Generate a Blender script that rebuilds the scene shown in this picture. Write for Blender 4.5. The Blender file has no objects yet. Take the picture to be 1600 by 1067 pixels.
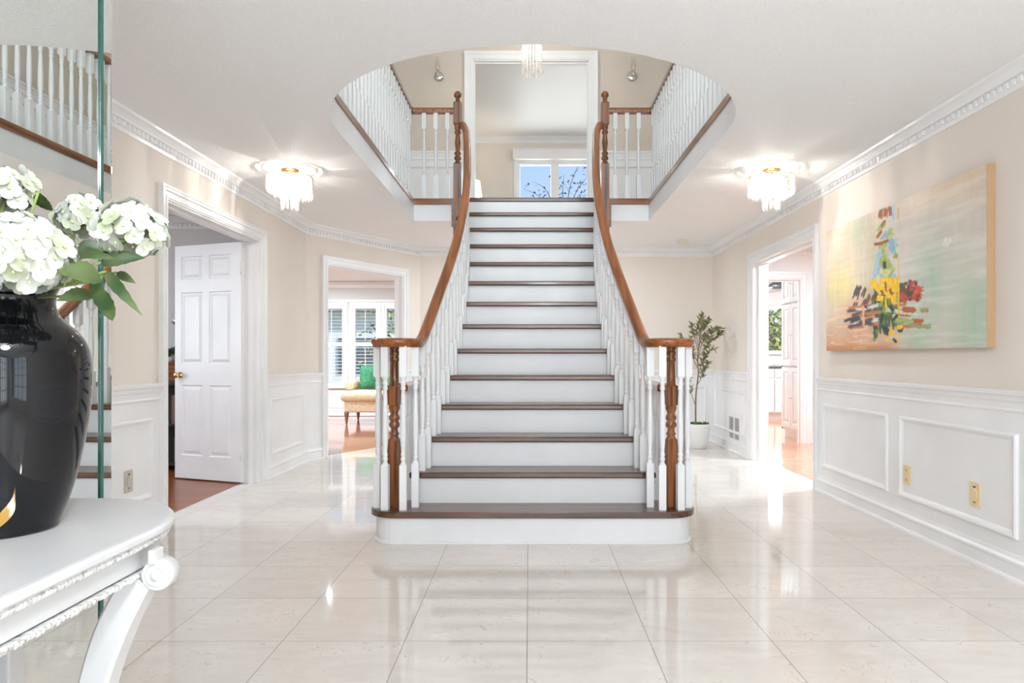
import bpy, bmesh, math, random
from math import sin, cos, pi, sqrt, radians, floor, atan2, exp
from mathutils import Vector, Matrix
from mathutils.geometry import tessellate_polygon

sc = bpy.context.scene
COL = sc.collection

# ------------------------------------------------------------------ camera, view, sky, main light
cam_d = bpy.data.cameras.new('camera')
cam = bpy.data.objects.new('camera', cam_d)
COL.objects.link(cam)
EYE = 1.06
FPX = 1070.0
cam.location = (0, 0, EYE)
cam.rotation_euler = (radians(90), 0, 0)
cam_d.sensor_width = 36.0
cam_d.lens = 36.0 * FPX / 1600.0
cam_d.shift_x = -27.0 / 1600.0
cam_d.shift_y = 24.5 / 1600.0
cam_d.clip_start = 0.05
cam_d.clip_end = 300
sc.camera = cam

sc.view_settings.view_transform = 'Standard'
sc.view_settings.look = 'None'
sc.view_settings.gamma = 1.0
sc.view_settings.exposure = 0.52
sc.view_settings.use_curve_mapping = False
sc.cycles.use_denoising = True
sc.cycles.max_bounces = 12
sc.cycles.diffuse_bounces = 8
sc.cycles.glossy_bounces = 5
sc.cycles.transmission_bounces = 6
sc.cycles.transparent_max_bounces = 24
sc.cycles.caustics_reflective = False
sc.cycles.caustics_refractive = False
sc.cycles.sample_clamp_indirect = 4.0
sc.cycles.blur_glossy = 0.6

world = bpy.data.worlds.new('sky')
sc.world = world
world.use_nodes = True
wn = world.node_tree.nodes
wl = world.node_tree.links
wn.clear()
w_out = wn.new('ShaderNodeOutputWorld')
w_bg = wn.new('ShaderNodeBackground')
w_tc = wn.new('ShaderNodeTexCoord')
w_sp = wn.new('ShaderNodeSeparateXYZ')
w_rp = wn.new('ShaderNodeValToRGB')
wl.new(w_tc.outputs['Generated'], w_sp.inputs[0])
wl.new(w_sp.outputs['Z'], w_rp.inputs[0])
w_rp.color_ramp.elements[0].position = 0.0
w_rp.color_ramp.elements[0].color = (0.62, 0.66, 0.71, 1)
w_rp.color_ramp.elements[1].position = 0.45
w_rp.color_ramp.elements[1].color = (0.16, 0.30, 0.60, 1)
_e = w_rp.color_ramp.elements.new(0.22)
_e.color = (0.33, 0.46, 0.66, 1)
wl.new(w_rp.outputs[0], w_bg.inputs[0])
w_bg.inputs[1].default_value = 1.15
wl.new(w_bg.outputs[0], w_out.inputs[0])


def area_light(name, loc, rot, sx, sy, power, color=(1, 1, 1)):
    l = bpy.data.lights.new(name, 'AREA')
    l.shape = 'RECTANGLE'
    l.size = sx
    l.size_y = sy
    l.energy = power
    l.color = (color[0] * .93, color[1] * .97, color[2] * 1.0)
    o = bpy.data.objects.new(name, l)
    o.location = loc
    o.rotation_euler = rot
    COL.objects.link(o)
    return o


def point_light(name, loc, power, color=(1, .9, .78), r=0.02):
    l = bpy.data.lights.new(name, 'POINT')
    l.energy = power
    l.color = (color[0] * .955, color[1] * .975, color[2] * 1.0)
    l.shadow_soft_size = r
    o = bpy.data.objects.new(name, l)
    o.location = loc
    COL.objects.link(o)
    return o


sun_d = bpy.data.lights.new('sun', 'SUN')
sun_d.energy = 3.2
sun_d.angle = radians(1.0)
sun_d.color = (1, .97, .92)
sun = bpy.data.objects.new('sun', sun_d)
sun.rotation_euler = Vector((-.78, .36, -.50)).to_track_quat('-Z', 'Y').to_euler()
COL.objects.link(sun)

# daylight from the glazed entrance behind the camera, plus unseen added fill lights
area_light('daylight_entrance', (0.6, -2.35, 1.30), (radians(90), 0, 0), 3.5, 2.3, 130, (0.90, 0.955, 1.0))
area_light('upper_hall_fill_light', (0.0, 0.75, 3.9), (radians(90), 0, 0), 3.2, 1.8, 120, (0.90, 0.985, 1.0))  # fill through an invented, unseen upper front window
area_light('hall_rear_fill_light', (0.02, 7.85, 2.405), (0, 0, 0), .35, .35, 26, (.95, .975, 1.0))  # added fill without a fixture, brightens the hall behind the stairs
area_light('side_fill_light', (2.85, -1.0, 1.25), (radians(90), 0, radians(90)), 1.6, 2.0, 30, (0.80, 0.91, 1.0))  # fill through an invented side window, also reflected in the vase
point_light('entrance_fill_light', (0.25, -.1, 2.12), 84, (0.95, 0.98, 1.0), .18)  # unseen fill added near the camera, no real lamp there
# daylight at the bedroom and kitchen windows, plus an added study fill
area_light('daylight_bedroom_window', (0.45, 12.9, 3.95), (radians(-90), 0, 0), 1.3, 1.3, 32, (0.95, 0.98, 1.0))
area_light('daylight_kitchen_window', (5.1, 12.95, 1.5), (radians(-90), 0, 0), 1.6, 0.9, 90, (0.96, 1.0, 0.98))
area_light('study_fill_light', (-6.4, 4.3, 1.5), (radians(90), 0, radians(-90)), 2.0, 1.4, 46, (0.86, 0.94, 1.0))  # fill through an invented study window, out of view

# ------------------------------------------------------------------ helpers
H = 0.187          # riser
G = 0.218          # going
Y1 = 3.855         # first nosing
CX = 0.02          # stair axis
CEIL = 2.42
UF = 14 * H        # upper floor, 2.618
UC = 5.04          # upper ceiling
LX, RX, BY = -2.27, 2.295, 8.55
A = Vector((-2.27, 6.97)); B = Vector((-1.36, 8.55))
MX = -1.155        # mirror plane


def P(px, py, z):
    return Vector(((px - 827.0) / FPX * z, z, EYE + (558.0 - py) / FPX * z))


class Frame:
    """wall frame: s along the wall, d out into the room, z up"""
    def __init__(s, o, along, out):
        s.o = Vector((o[0], o[1], 0)); s.a = Vector((along[0], along[1], 0)).normalized()
        s.n = Vector((out[0], out[1], 0)).normalized()

    def __call__(s, u, d, z):
        p = s.o + s.a * u + s.n * d
        return (p.x, p.y, z)


WORLD = Frame((0, 0), (1, 0), (0, 1))


class MB:
    def __init__(s):
        s.v = []; s.f = []; s.m = []; s.s = []

    def add(s, vs, fs, m=0, smooth=False):
        b = len(s.v)
        s.v += [tuple(v) for v in vs]
        for f in fs:
            s.f.append([b + i for i in f]); s.m.append(m); s.s.append(smooth)

    def box(s, x0, x1, y0, y1, z0, z1, m=0, F=None):
        F = F or (lambda a, b, c: (a, b, c))
        vs = [F(x, y, z) for z in (z0, z1) for y in (y0, y1) for x in (x0, x1)]
        s.add(vs, [(0, 2, 3, 1), (4, 5, 7, 6), (0, 1, 5, 4), (2, 6, 7, 3), (0, 4, 6, 2), (1, 3, 7, 5)], m)

    def rings(s, rings, m=0, smooth=True, closed=True, caps=True):
        n = len(rings[0]); vs = [p for r in rings for p in r]; fs = []
        for i in range(len(rings) - 1):
            for j in range(n if closed else n - 1):
                k = (j + 1) % n
                fs.append((i * n + j, i * n + k, (i + 1) * n + k, (i + 1) * n + j))
        s.add(vs, fs, m, smooth)
        if caps and closed:
            s.add(rings[0], [tuple(range(n))[::-1]], m)
            s.add(rings[-1], [tuple(range(n))], m)

    def lathe(s, prof, c=(0, 0, 0), seg=24, m=0, smooth=True, caps=True, axis='z'):
        R = []
        for r, z in prof:
            ring = []
            for k in range(seg):
                a = 2 * pi * k / seg
                if axis == 'z':
                    ring.append((c[0] + r * cos(a), c[1] + r * sin(a), c[2] + z))
                elif axis == 'y':
                    ring.append((c[0] + r * cos(a), c[1] + z, c[2] + r * sin(a)))
                else:
                    ring.append((c[0] + z, c[1] + r * cos(a), c[2] + r * sin(a)))
            R.append(ring)
        s.rings(R, m, smooth, True, caps)

    def turned(s, prof, c=(0, 0, 0), m=0, seg=12, rot=0):
        """prof: (z, r, square?)"""
        R = []
        for z, r, q in prof:
            ring = []
            for k in range(seg):
                a = pi / 4 + 2 * pi * k / seg
                rr = r / max(abs(cos(a)), abs(sin(a))) if q else r
                ring.append((c[0] + rr * cos(a + rot), c[1] + rr * sin(a + rot), c[2] + z))
            R.append(ring)
        for i in range(len(R) - 1):
            sm = not (prof[i][2] and prof[i + 1][2])
            s.rings([R[i], R[i + 1]], m, sm, True, False)
        s.add(R[0], [tuple(range(seg))[::-1]], m); s.add(R[-1], [tuple(range(seg))], m)

    def tube(s, pts, rad, seg=8, m=0, smooth=True):
        pts = [Vector(p) for p in pts]
        if not hasattr(rad, '__len__'):
            rad = [rad] * len(pts)
        R = []; up = Vector((0.01, 0.02, 1))
        for i, p in enumerate(pts):
            t = (pts[min(i + 1, len(pts) - 1)] - pts[max(i - 1, 0)]).normalized()
            if abs(t.dot(up.normalized())) > .98:
                up = Vector((1, 0.02, 0))
            a = t.cross(up).normalized(); b = a.cross(t).normalized()
            R.append([p + a * (rad[i] * cos(2 * pi * k / seg)) + b * (rad[i] * sin(2 * pi * k / seg)) for k in range(seg)])
        s.rings(R, m, smooth)

    def sweep(s, pts, prof, m=0, smooth=True, caps=True):
        """rail-like sweep; prof = list of (side, up)"""
        pts = [Vector(p) for p in pts]; R = []
        for i, p in enumerate(pts):
            t = (pts[min(i + 1, len(pts) - 1)] - pts[max(i - 1, 0)]).normalized()
            side = t.cross(Vector((0, 0, 1)))
            side = side.normalized() if side.length > 1e-5 else Vector((1, 0, 0))
            up = side.cross(t).normalized()
            R.append([p + side * a + up * b for a, b in prof])
        s.rings(R, m, smooth, True, caps)

    def wallsweep(s, path, prof, m=0, side=1, closed=False):
        """prof (d,z): d = distance to the right of the travel direction, mitred"""
        pts = [Vector((p[0], p[1])) for p in path]; n = len(pts)
        offs = []
        for i in range(n):
            if closed:
                t0 = (pts[i] - pts[i - 1]).normalized(); t1 = (pts[(i + 1) % n] - pts[i]).normalized()
            else:
                t0 = (pts[i] - pts[max(i - 1, 0)]); t1 = (pts[min(i + 1, n - 1)] - pts[i])
                if t0.length < 1e-9: t0 = t1
                if t1.length < 1e-9: t1 = t0
                t0.normalize(); t1.normalize()
            n0 = Vector((t0.y, -t0.x)) * side; n1 = Vector((t1.y, -t1.x)) * side
            mm = (n0 + n1).normalized()
            offs.append(mm / max(mm.dot(n0), .2))
        R = [[(pts[i].x + offs[i].x * d, pts[i].y + offs[i].y * d, z) for d, z in prof] for i in range(n)]
        if closed:
            R.append(R[0])
        for i in range(len(R) - 1):
            for j in range(len(prof) - 1):
                s.add([R[i][j], R[i][j + 1], R[i + 1][j + 1], R[i + 1][j]], [(0, 1, 2, 3)], m)
        if not closed:
            s.add(R[0], [tuple(range(len(prof)))], m); s.add(R[-1], [tuple(range(len(prof)))[::-1]], m)

    def flat(s, polys, z, m=0, up=True):
        tris = tessellate_polygon([[Vector((p[0], p[1], 0)) for p in poly] for poly in polys])
        vs = [(p[0], p[1], z) for poly in polys for p in poly]
        fs = []
        for t in tris:
            a, b, c = [Vector(vs[i]) for i in t]
            nz = (b - a).cross(c - a).z
            fs.append(tuple(t) if (nz > 0) == up else tuple(t)[::-1])
        s.add(vs, fs, m)

    def prism(s, poly, z0, z1, m=0):
        s.flat([poly], z1, m, True); s.flat([poly], z0, m, False)
        n = len(poly)
        for i in range(n):
            a, b = poly[i], poly[(i + 1) % n]
            s.add([(a[0], a[1], z0), (b[0], b[1], z0), (b[0], b[1], z1), (a[0], a[1], z1)], [(0, 1, 2, 3)], m)

    def panelled(s, F, s0, s1, z0, z1, panels, d=0.0, m=0, deep=.009, inset=.014, raised=True):
        """a face at distance d with recessed / raised panels"""
        S = sorted({s0, s1} | {p[0] for p in panels} | {p[1] for p in panels})
        Z = sorted({z0, z1} | {p[2] for p in panels} | {p[3] for p in panels})
        for i in range(len(S) - 1):
            for j in range(len(Z) - 1):
                a, b, c, e = S[i], S[i + 1], Z[j], Z[j + 1]
                if any(p[0] <= a and b <= p[1] and p[2] <= c and e <= p[3] for p in panels):
                    continue
                s.add([F(a, d, c), F(b, d, c), F(b, d, e), F(a, d, e)], [(0, 1, 2, 3)], m)
        for p in panels:
            seq = [(0, 0), (inset * .6, -deep), (inset * 1.4, -deep)]
            if raised:
                seq += [(inset * 3.2, -deep * .15)]
            rr = []
            for q, dd in seq:
                a, b, c, e = p[0] + q, p[1] - q, p[2] + q, p[3] - q
                rr.append([F(a, d + dd, c), F(b, d + dd, c), F(b, d + dd, e), F(a, d + dd, e)])
            s.rings(rr, m, False, True, False)
            s.add(rr[-1], [(0, 1, 2, 3)], m)

    def frame(s, F, s0, s1, z0, z1, w=.03, th=.014, d=0.0, m=0):
        """picture-frame moulding on a wall"""
        rr = []
        for q, dd in ((0, 0), (0.002, th * .75), (w * .25, th), (w * .5, th * .9), (w * .75, th * .35), (w, 0)):
            a, b, c, e = s0 + q, s1 - q, z0 + q, z1 - q
            rr.append([F(a, d + dd, c), F(b, d + dd, c), F(b, d + dd, e), F(a, d + dd, e)])
        s.rings(rr, m, False, True, False)

    def build(s, name, mats, parent=None, recalc=True, bevel=0):
        me = bpy.data.meshes.new(name)
        me.from_pydata(s.v, [], s.f)
        if not isinstance(mats, (list, tuple)):
            mats = [mats]
        for mm in mats:
            me.materials.append(mm)
        me.polygons.foreach_set('material_index', s.m)
        me.polygons.foreach_set('use_smooth', s.s)
        me.update()
        if recalc:
            bm = bmesh.new(); bm.from_mesh(me)
            bmesh.ops.remove_doubles(bm, verts=bm.verts, dist=1e-5)
            bmesh.ops.recalc_face_normals(bm, faces=bm.faces)
            bm.to_mesh(me); bm.free()
        o = bpy.data.objects.new(name, me)
        COL.objects.link(o)
        if parent is not None:
            o.parent = parent
            o.matrix_parent_inverse = Matrix.Identity(4)
        if bevel:
            b = o.modifiers.new('bevel', 'BEVEL'); b.width = bevel; b.segments = 2; b.limit_method = 'ANGLE'
        return o


def struct(o):
    o['kind'] = 'structure'
    return o


def tag(o, label, cat, group=None, kind=None):
    o['label'] = label; o['category'] = cat
    if group: o['group'] = group
    if kind: o['kind'] = kind
    return o


def thing(name, label, cat, loc=(0, 0, 0), rz=0, group=None):
    o = bpy.data.objects.new(name, None)
    COL.objects.link(o)
    o.empty_display_size = .1
    o.location = loc; o.rotation_euler = (0, 0, rz)
    return tag(o, label, cat, group)


def dup(root, loc, rz=None, label=None):
    r = root.copy(); COL.objects.link(r); r.location = loc
    if rz is not None: r.rotation_euler = (0, 0, rz)
    if label: r['label'] = label
    for ch in list(root.children):
        c = ch.copy(); COL.objects.link(c); c.parent = r
        for g in list(ch.children):
            d = g.copy(); COL.objects.link(d); d.parent = c
    return r


def part_copy(src, loc, rz=0, parent=None):
    c = src.copy(); COL.objects.link(c)
    c.location = loc; c.rotation_euler = (0, 0, rz)
    if parent is not None: c.parent = parent
    return c


def catmull(pts, n=8):
    pts = [Vector(p) for p in pts]; out = []
    for i in range(len(pts) - 1):
        p0 = pts[max(i - 1, 0)]; p1 = pts[i]; p2 = pts[i + 1]; p3 = pts[min(i + 2, len(pts) - 1)]
        for k in range(n):
            t = k / n
            out.append(.5 * ((2 * p1) + (p2 - p0) * t + (2 * p0 - 5 * p1 + 4 * p2 - p3) * t * t + (3 * p1 - p0 - 3 * p2 + p3) * t ** 3))
    out.append(pts[-1])
    return out


# ------------------------------------------------------------------ materials
def s2l(c):
    return tuple(((x / 255) / 12.92 if x / 255 <= .04045 else ((x / 255 + .055) / 1.055) ** 2.4) for x in c)


def mat(name, color, rough=.5, metal=0.0, **kw):
    m = bpy.data.materials.new(name); m.use_nodes = True
    b = m.node_tree.nodes['Principled BSDF']
    b.inputs['Base Color'].default_value = (*color[:3], 1)
    b.inputs['Roughness'].default_value = rough
    b.inputs['Metallic'].default_value = metal
    for k, v in kw.items():
        b.inputs[k.replace('_', ' ')].default_value = v
    return m


def N(m, t, **kw):
    n = m.node_tree.nodes.new(t)
    for k, v in kw.items():
        setattr(n, k, v)
    return n


def noise_var(m, c0, c1, scale=(1, 1, 1), ns=5, detail=6, lo=.35, hi=.65, bump=0, bscale=None, distort=0):
    """procedural colour variation between c0 and c1 in object space, optional bump"""
    nt = m.node_tree; b = nt.nodes['Principled BSDF']
    tc = N(m, 'ShaderNodeTexCoord'); mp = N(m, 'ShaderNodeMapping'); mp.inputs['Scale'].default_value = scale
    nt.links.new(tc.outputs['Object'], mp.inputs[0])
    nz = N(m, 'ShaderNodeTexNoise'); nz.inputs['Scale'].default_value = ns; nz.inputs['Detail'].default_value = detail
    nz.inputs['Distortion'].default_value = distort
    nt.links.new(mp.outputs[0], nz.inputs['Vector'])
    rp = N(m, 'ShaderNodeValToRGB'); e = rp.color_ramp.elements
    e[0].position = lo; e[0].color = (*c0, 1); e[1].position = hi; e[1].color = (*c1, 1)
    nt.links.new(nz.outputs['Fac'], rp.inputs[0]); nt.links.new(rp.outputs[0], b.inputs['Base Color'])
    if bump:
        bp = N(m, 'ShaderNodeBump'); bp.inputs['Strength'].default_value = bump; bp.inputs['Distance'].default_value = .01
        src = nz
        if bscale:
            src = N(m, 'ShaderNodeTexNoise'); src.inputs['Scale'].default_value = bscale; src.inputs['Detail'].default_value = 3
            nt.links.new(tc.outputs['Object'], src.inputs['Vector'])
        nt.links.new(src.outputs['Fac'], bp.inputs['Height']); nt.links.new(bp.outputs[0], b.inputs['Normal'])
    return m


def wood(name, dark, light, axis='x', rough=.28, coat=.3, fine=60):
    m = mat(name, light, rough, Coat_Weight=coat, Coat_Roughness=.12)
    sc_ = {'x': (1.2, fine / 2, fine / 2), 'y': (fine / 2, 1.2, fine / 2), 'z': (fine / 2, fine / 2, 1.2)}[axis]
    return noise_var(m, dark, light, sc_, 1.0, 5, .36, .60, bump=.04, distort=.6)


def planks(name, c0, c1, w=.08, L=.9, along='y', rough=.12):
    m = mat(name, c0, rough, Coat_Weight=.4 if rough < .2 else 0, Coat_Roughness=.06)
    nt = m.node_tree; b = nt.nodes['Principled BSDF']
    tc = N(m, 'ShaderNodeTexCoord'); mp = N(m, 'ShaderNodeMapping')
    if along == 'y': mp.inputs['Rotation'].default_value = (0, 0, pi / 2)
    nt.links.new(tc.outputs['Object'], mp.inputs[0])
    br = N(m, 'ShaderNodeTexBrick'); br.inputs['Scale'].default_value = 1
    br.inputs['Brick Width'].default_value = L; br.inputs['Row Height'].default_value = w
    br.inputs['Mortar Size'].default_value = .0012; br.offset = .37
    br.inputs['Color1'].default_value = (*c0, 1); br.inputs['Color2'].default_value = (*c1, 1)
    br.inputs['Mortar'].default_value = (c0[0] * .35, c0[1] * .35, c0[2] * .35, 1)
    nt.links.new(mp.outputs[0], br.inputs['Vector'])
    mp2 = N(m, 'ShaderNodeMapping'); mp2.inputs['Scale'].default_value = (3, 40, 3)
    nt.links.new(mp.outputs[0], mp2.inputs[0])
    nz = N(m, 'ShaderNodeTexNoise'); nz.inputs['Scale'].default_value = 1; nz.inputs['Detail'].default_value = 4
    nt.links.new(mp2.outputs[0], nz.inputs['Vector'])
    mx = N(m, 'ShaderNodeMix', data_type='RGBA', blend_type='MULTIPLY'); mx.inputs['Factor'].default_value = .45
    rp = N(m, 'ShaderNodeValToRGB'); rp.color_ramp.elements[0].position = .3; rp.color_ramp.elements[0].color = (.55, .5, .45, 1)
    rp.color_ramp.elements[1].position = .7
    nt.links.new(nz.outputs['Fac'], rp.inputs[0])
    nt.links.new(br.outputs['Color'], mx.inputs[6]); nt.links.new(rp.outputs[0], mx.inputs[7])
    nt.links.new(mx.outputs[2], b.inputs['Base Color'])
    return m


def marble_tile():
    m = mat('polished_cream_tile', (.7, .62, .55), .05)
    m.node_tree.nodes['Principled BSDF'].inputs['IOR'].default_value = 1.55
    nt = m.node_tree; b = nt.nodes['Principled BSDF']; L = nt.links

    def M(op, a, b_=None, c=None):
        n = N(m, 'ShaderNodeMath', operation=op)
        for i, q in enumerate((a, b_, c)):
            if q is None: continue
            if isinstance(q, (int, float)): n.inputs[i].default_value = q
            else: L.new(q, n.inputs[i])
        return n.outputs[0]
    tc = N(m, 'ShaderNodeTexCoord'); sp = N(m, 'ShaderNodeSeparateXYZ'); L.new(tc.outputs['Object'], sp.inputs[0])
    T = .457
    u = M('DIVIDE', M('ADD', sp.outputs['X'], .008 + T * 20), T)
    v = M('DIVIDE', M('ADD', sp.outputs['Y'], -3.013 + T * 20), T)
    fu = M('FRACT', u); fv = M('FRACT', v)
    eu = M('MINIMUM', fu, M('SUBTRACT', 1.0, fu)); ev = M('MINIMUM', fv, M('SUBTRACT', 1.0, fv))
    line = M('LESS_THAN', M('MINIMUM', eu, ev), .0030)
    cb = N(m, 'ShaderNodeCombineXYZ'); L.new(M('FLOOR', u), cb.inputs[0]); L.new(M('FLOOR', v), cb.inputs[1])
    wh = N(m, 'ShaderNodeTexWhiteNoise'); L.new(cb.outputs[0], wh.inputs['Vector'])
    vm = N(m, 'ShaderNodeVectorMath', operation='MULTIPLY_ADD'); L.new(wh.outputs['Color'], vm.inputs[0])
    vm.inputs[1].default_value = (9, 9, 9); L.new(tc.outputs['Object'], vm.inputs[2])
    nz = N(m, 'ShaderNodeTexNoise'); nz.inputs['Scale'].default_value = 2.6; nz.inputs['Detail'].default_value = 9
    nz.inputs['Distortion'].default_value = 1.1; nz.inputs['Roughness'].default_value = .62
    mpz = N(m, 'ShaderNodeMapping'); mpz.inputs['Scale'].default_value = (1, 2.2, 1)
    L.new(vm.outputs[0], mpz.inputs[0]); L.new(mpz.outputs[0], nz.inputs['Vector'])
    rp = N(m, 'ShaderNodeValToRGB'); e = rp.color_ramp.elements
    e[0].position = .3; e[0].color = (*FL0, 1); e[1].position = .7; e[1].color = (*FL1, 1)
    L.new(nz.outputs['Fac'], rp.inputs[0])
    # fine fossil veins
    n2 = N(m, 'ShaderNodeTexNoise'); n2.inputs['Scale'].default_value = 7; n2.inputs['Detail'].default_value = 7
    n2.inputs['Distortion'].default_value = 1.8; L.new(vm.outputs[0], n2.inputs['Vector'])
    vein = M('MULTIPLY', M('LESS_THAN', M('ABSOLUTE', M('SUBTRACT', n2.outputs['Fac'], .5)), .006),
             M('GREATER_THAN', nz.outputs['Fac'], .53))
    mv = N(m, 'ShaderNodeMix', data_type='RGBA'); L.new(M('MULTIPLY', vein, .5), mv.inputs[0])
    L.new(rp.outputs[0], mv.inputs[6]); mv.inputs[7].default_value = (.42, .34, .27, 1)
    # small difference between tiles
    bri = M('ADD', M('MULTIPLY', wh.outputs['Value'], .06), .97)
    vs = N(m, 'ShaderNodeVectorMath', operation='SCALE'); L.new(mv.outputs[2], vs.inputs[0]); L.new(bri, vs.inputs['Scale'])
    mg = N(m, 'ShaderNodeMix', data_type='RGBA'); L.new(line, mg.inputs[0])
    L.new(vs.outputs[0], mg.inputs[6]); mg.inputs[7].default_value = (.20, .17, .145, 1)
    L.new(mg.outputs[2], b.inputs['Base Color'])
    L.new(M('MULTIPLY_ADD', line, .5, .05), b.inputs['Roughness'])
    return m


FL0 = (.66, .61, .56); FL1 = (.76, .715, .665)
M_TILE = marble_tile()
M_BEIGE = noise_var(mat('beige_wall_paint', (.7, .6, .5), .6), (.735, .672, .607), (.775, .712, .647), (1, 1, .2), 2.0)
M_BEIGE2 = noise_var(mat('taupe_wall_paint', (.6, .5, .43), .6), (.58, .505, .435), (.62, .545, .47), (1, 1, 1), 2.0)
M_WHITE = noise_var(mat('white_trim_paint', (.82, .82, .82), .32), (.79, .79, .795), (.83, .83, .835), (1, 1, 1), 3.0)
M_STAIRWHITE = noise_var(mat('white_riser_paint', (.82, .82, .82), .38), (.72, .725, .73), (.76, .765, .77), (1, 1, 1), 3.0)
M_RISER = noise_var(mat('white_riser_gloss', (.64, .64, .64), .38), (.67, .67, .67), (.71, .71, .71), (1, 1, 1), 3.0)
M_CEIL = noise_var(mat('stippled_ceiling', (.8, .79, .78), .9), (.84, .84, .84), (.88, .88, .88), (1, 1, 1), 90, 3, .3, .7, bump=.5, bscale=140)
M_GREYW = mat('pale_grey_wall_paint', (.66, .64, .62), .6)
M_ROOMW = mat('room_white_paint', (.80, .80, .79), .5)
M_TREAD = wood('dark_oak_tread', s2l((58, 36, 22)), s2l((98, 62, 40)), 'x', .28, .25)
M_RAIL = wood('golden_oak_rail', s2l((112, 60, 24)), s2l((158, 92, 42)), 'y', .30, .25)
def _slant(m):
    nt = m.node_tree; mp = [n for n in nt.nodes if n.type == 'MAPPING'][0]; tc = [n for n in nt.nodes if n.type == 'TEX_COORD'][0]
    sp = N(m, 'ShaderNodeSeparateXYZ'); nt.links.new(tc.outputs['Object'], sp.inputs[0])
    ml = N(m, 'ShaderNodeMath', operation='MULTIPLY_ADD'); nt.links.new(sp.outputs['Y'], ml.inputs[0]); ml.inputs[1].default_value = -H / G
    nt.links.new(sp.outputs['Z'], ml.inputs[2])
    cb = N(m, 'ShaderNodeCombineXYZ'); nt.links.new(sp.outputs['X'], cb.inputs[0]); nt.links.new(sp.outputs['Y'], cb.inputs[1]); nt.links.new(ml.outputs[0], cb.inputs[2])
    nt.links.new(cb.outputs[0], mp.inputs[0]); mp.inputs['Scale'].default_value = (34, 2.2, 48)
_slant(M_RAIL)
M_NEWEL = wood('oak_newel', s2l((66, 38, 18)), s2l((148, 90, 48)), 'z', .34, .15, 110)
M_SHOE = wood('oak_shoe', s2l((92, 54, 28)), s2l((142, 86, 46)), 'y', .25, .4)
M_SHOEX = wood('oak_shoe_cross', s2l((92, 54, 28)), s2l((142, 86, 46)), 'x', .25, .4)
M_WOODF = planks('study_wood_floor', s2l((132, 68, 28)), s2l((158, 86, 40)), .07, .8, 'x', .3)
M_WOODL = planks('living_wood_floor', s2l((158, 108, 84)), s2l((180, 128, 104)), .07, .6, 'x', .10)
M_WOODK = planks('kitchen_wood_floor', s2l((206, 146, 112)), s2l((222, 166, 130)), .07, .8, 'x', .14)
M_MIRROR = mat('mirror_silver', (.86, .89, .875), .0, 1.0)
M_GREENEDGE = mat('green_glass_edge', (.014, .085, .062), .08, 0.0, Coat_Weight=.6)
M_BRASS = mat('polished_brass', (.83, .60, .26), .16, 1.0)
M_NICKEL = mat('polished_nickel', (.72, .70, .66), .15, 1.0)
M_CHROME = mat('chrome', (.8, .8, .8), .1, 1.0)
M_BLACKGLAZE = mat('black_glaze', (.005, .005, .006), .04)
M_BLACKGLAZE.node_tree.nodes['Principled BSDF'].inputs['IOR'].default_value = 1.40
M_TABLE = noise_var(mat('pale_grey_table_paint', (.7, .69, .68), .35), (.52, .515, .51), (.56, .555, .55), (1, 1, 1), 6)
M_TABLECARVE = noise_var(mat('distressed_carving', (.7, .7, .7), .45), (.40, .37, .33), (.66, .655, .64), (1, 1, 1), 80, 4, .34, .50, bump=.5)


def crystal_mat():
    m = bpy.data.materials.new('clear_crystal'); m.use_nodes = True
    nt = m.node_tree; nt.nodes.clear()
    out = N(m, 'ShaderNodeOutputMaterial'); tr = N(m, 'ShaderNodeBsdfTransparent'); gl = N(m, 'ShaderNodeBsdfGlossy')
    tl = N(m, 'ShaderNodeBsdfTranslucent'); tl.inputs['Color'].default_value = (1, .97, .92, 1)
    gl.inputs['Roughness'].default_value = .12
    m1 = N(m, 'ShaderNodeMixShader'); m1.inputs[0].default_value = .20
    m2 = N(m, 'ShaderNodeMixShader'); m2.inputs[0].default_value = .09
    nt.links.new(tr.outputs[0], m1.inputs[1]); nt.links.new(tl.outputs[0], m1.inputs[2])
    nt.links.new(m1.outputs[0], m2.inputs[1]); nt.links.new(gl.outputs[0], m2.inputs[2])
    nt.links.new(m2.outputs[0], out.inputs[0])
    return m


def glass_mat():
    m = bpy.data.materials.new('window_glass'); m.use_nodes = True
    nt = m.node_tree; nt.nodes.clear()
    out = N(m, 'ShaderNodeOutputMaterial'); tr = N(m, 'ShaderNodeBsdfTransparent'); gl = N(m, 'ShaderNodeBsdfGlossy')
    gl.inputs['Roughness'].default_value = .02
    m2 = N(m, 'ShaderNodeMixShader'); m2.inputs[0].default_value = .05
    nt.links.new(tr.outputs[0], m2.inputs[1]); nt.links.new(gl.outputs[0], m2.inputs[2])
    nt.links.new(m2.outputs[0], out.inputs[0])
    return m


def emit(name, col, st):
    m = bpy.data.materials.new(name); m.use_nodes = True
    b = m.node_tree.nodes['Principled BSDF']
    b.inputs['Base Color'].default_value = (*col, 1)
    b.inputs['Emission Color'].default_value = (*col, 1); b.inputs['Emission Strength'].default_value = st
    return m


M_CRYSTAL = crystal_mat()
M_GLASS = glass_mat()
M_BULB = emit('lit_bulb', (1, .86, .66), 18)
M_DOWNL = emit('lit_downlight', (1, .95, .88), 6)

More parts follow.
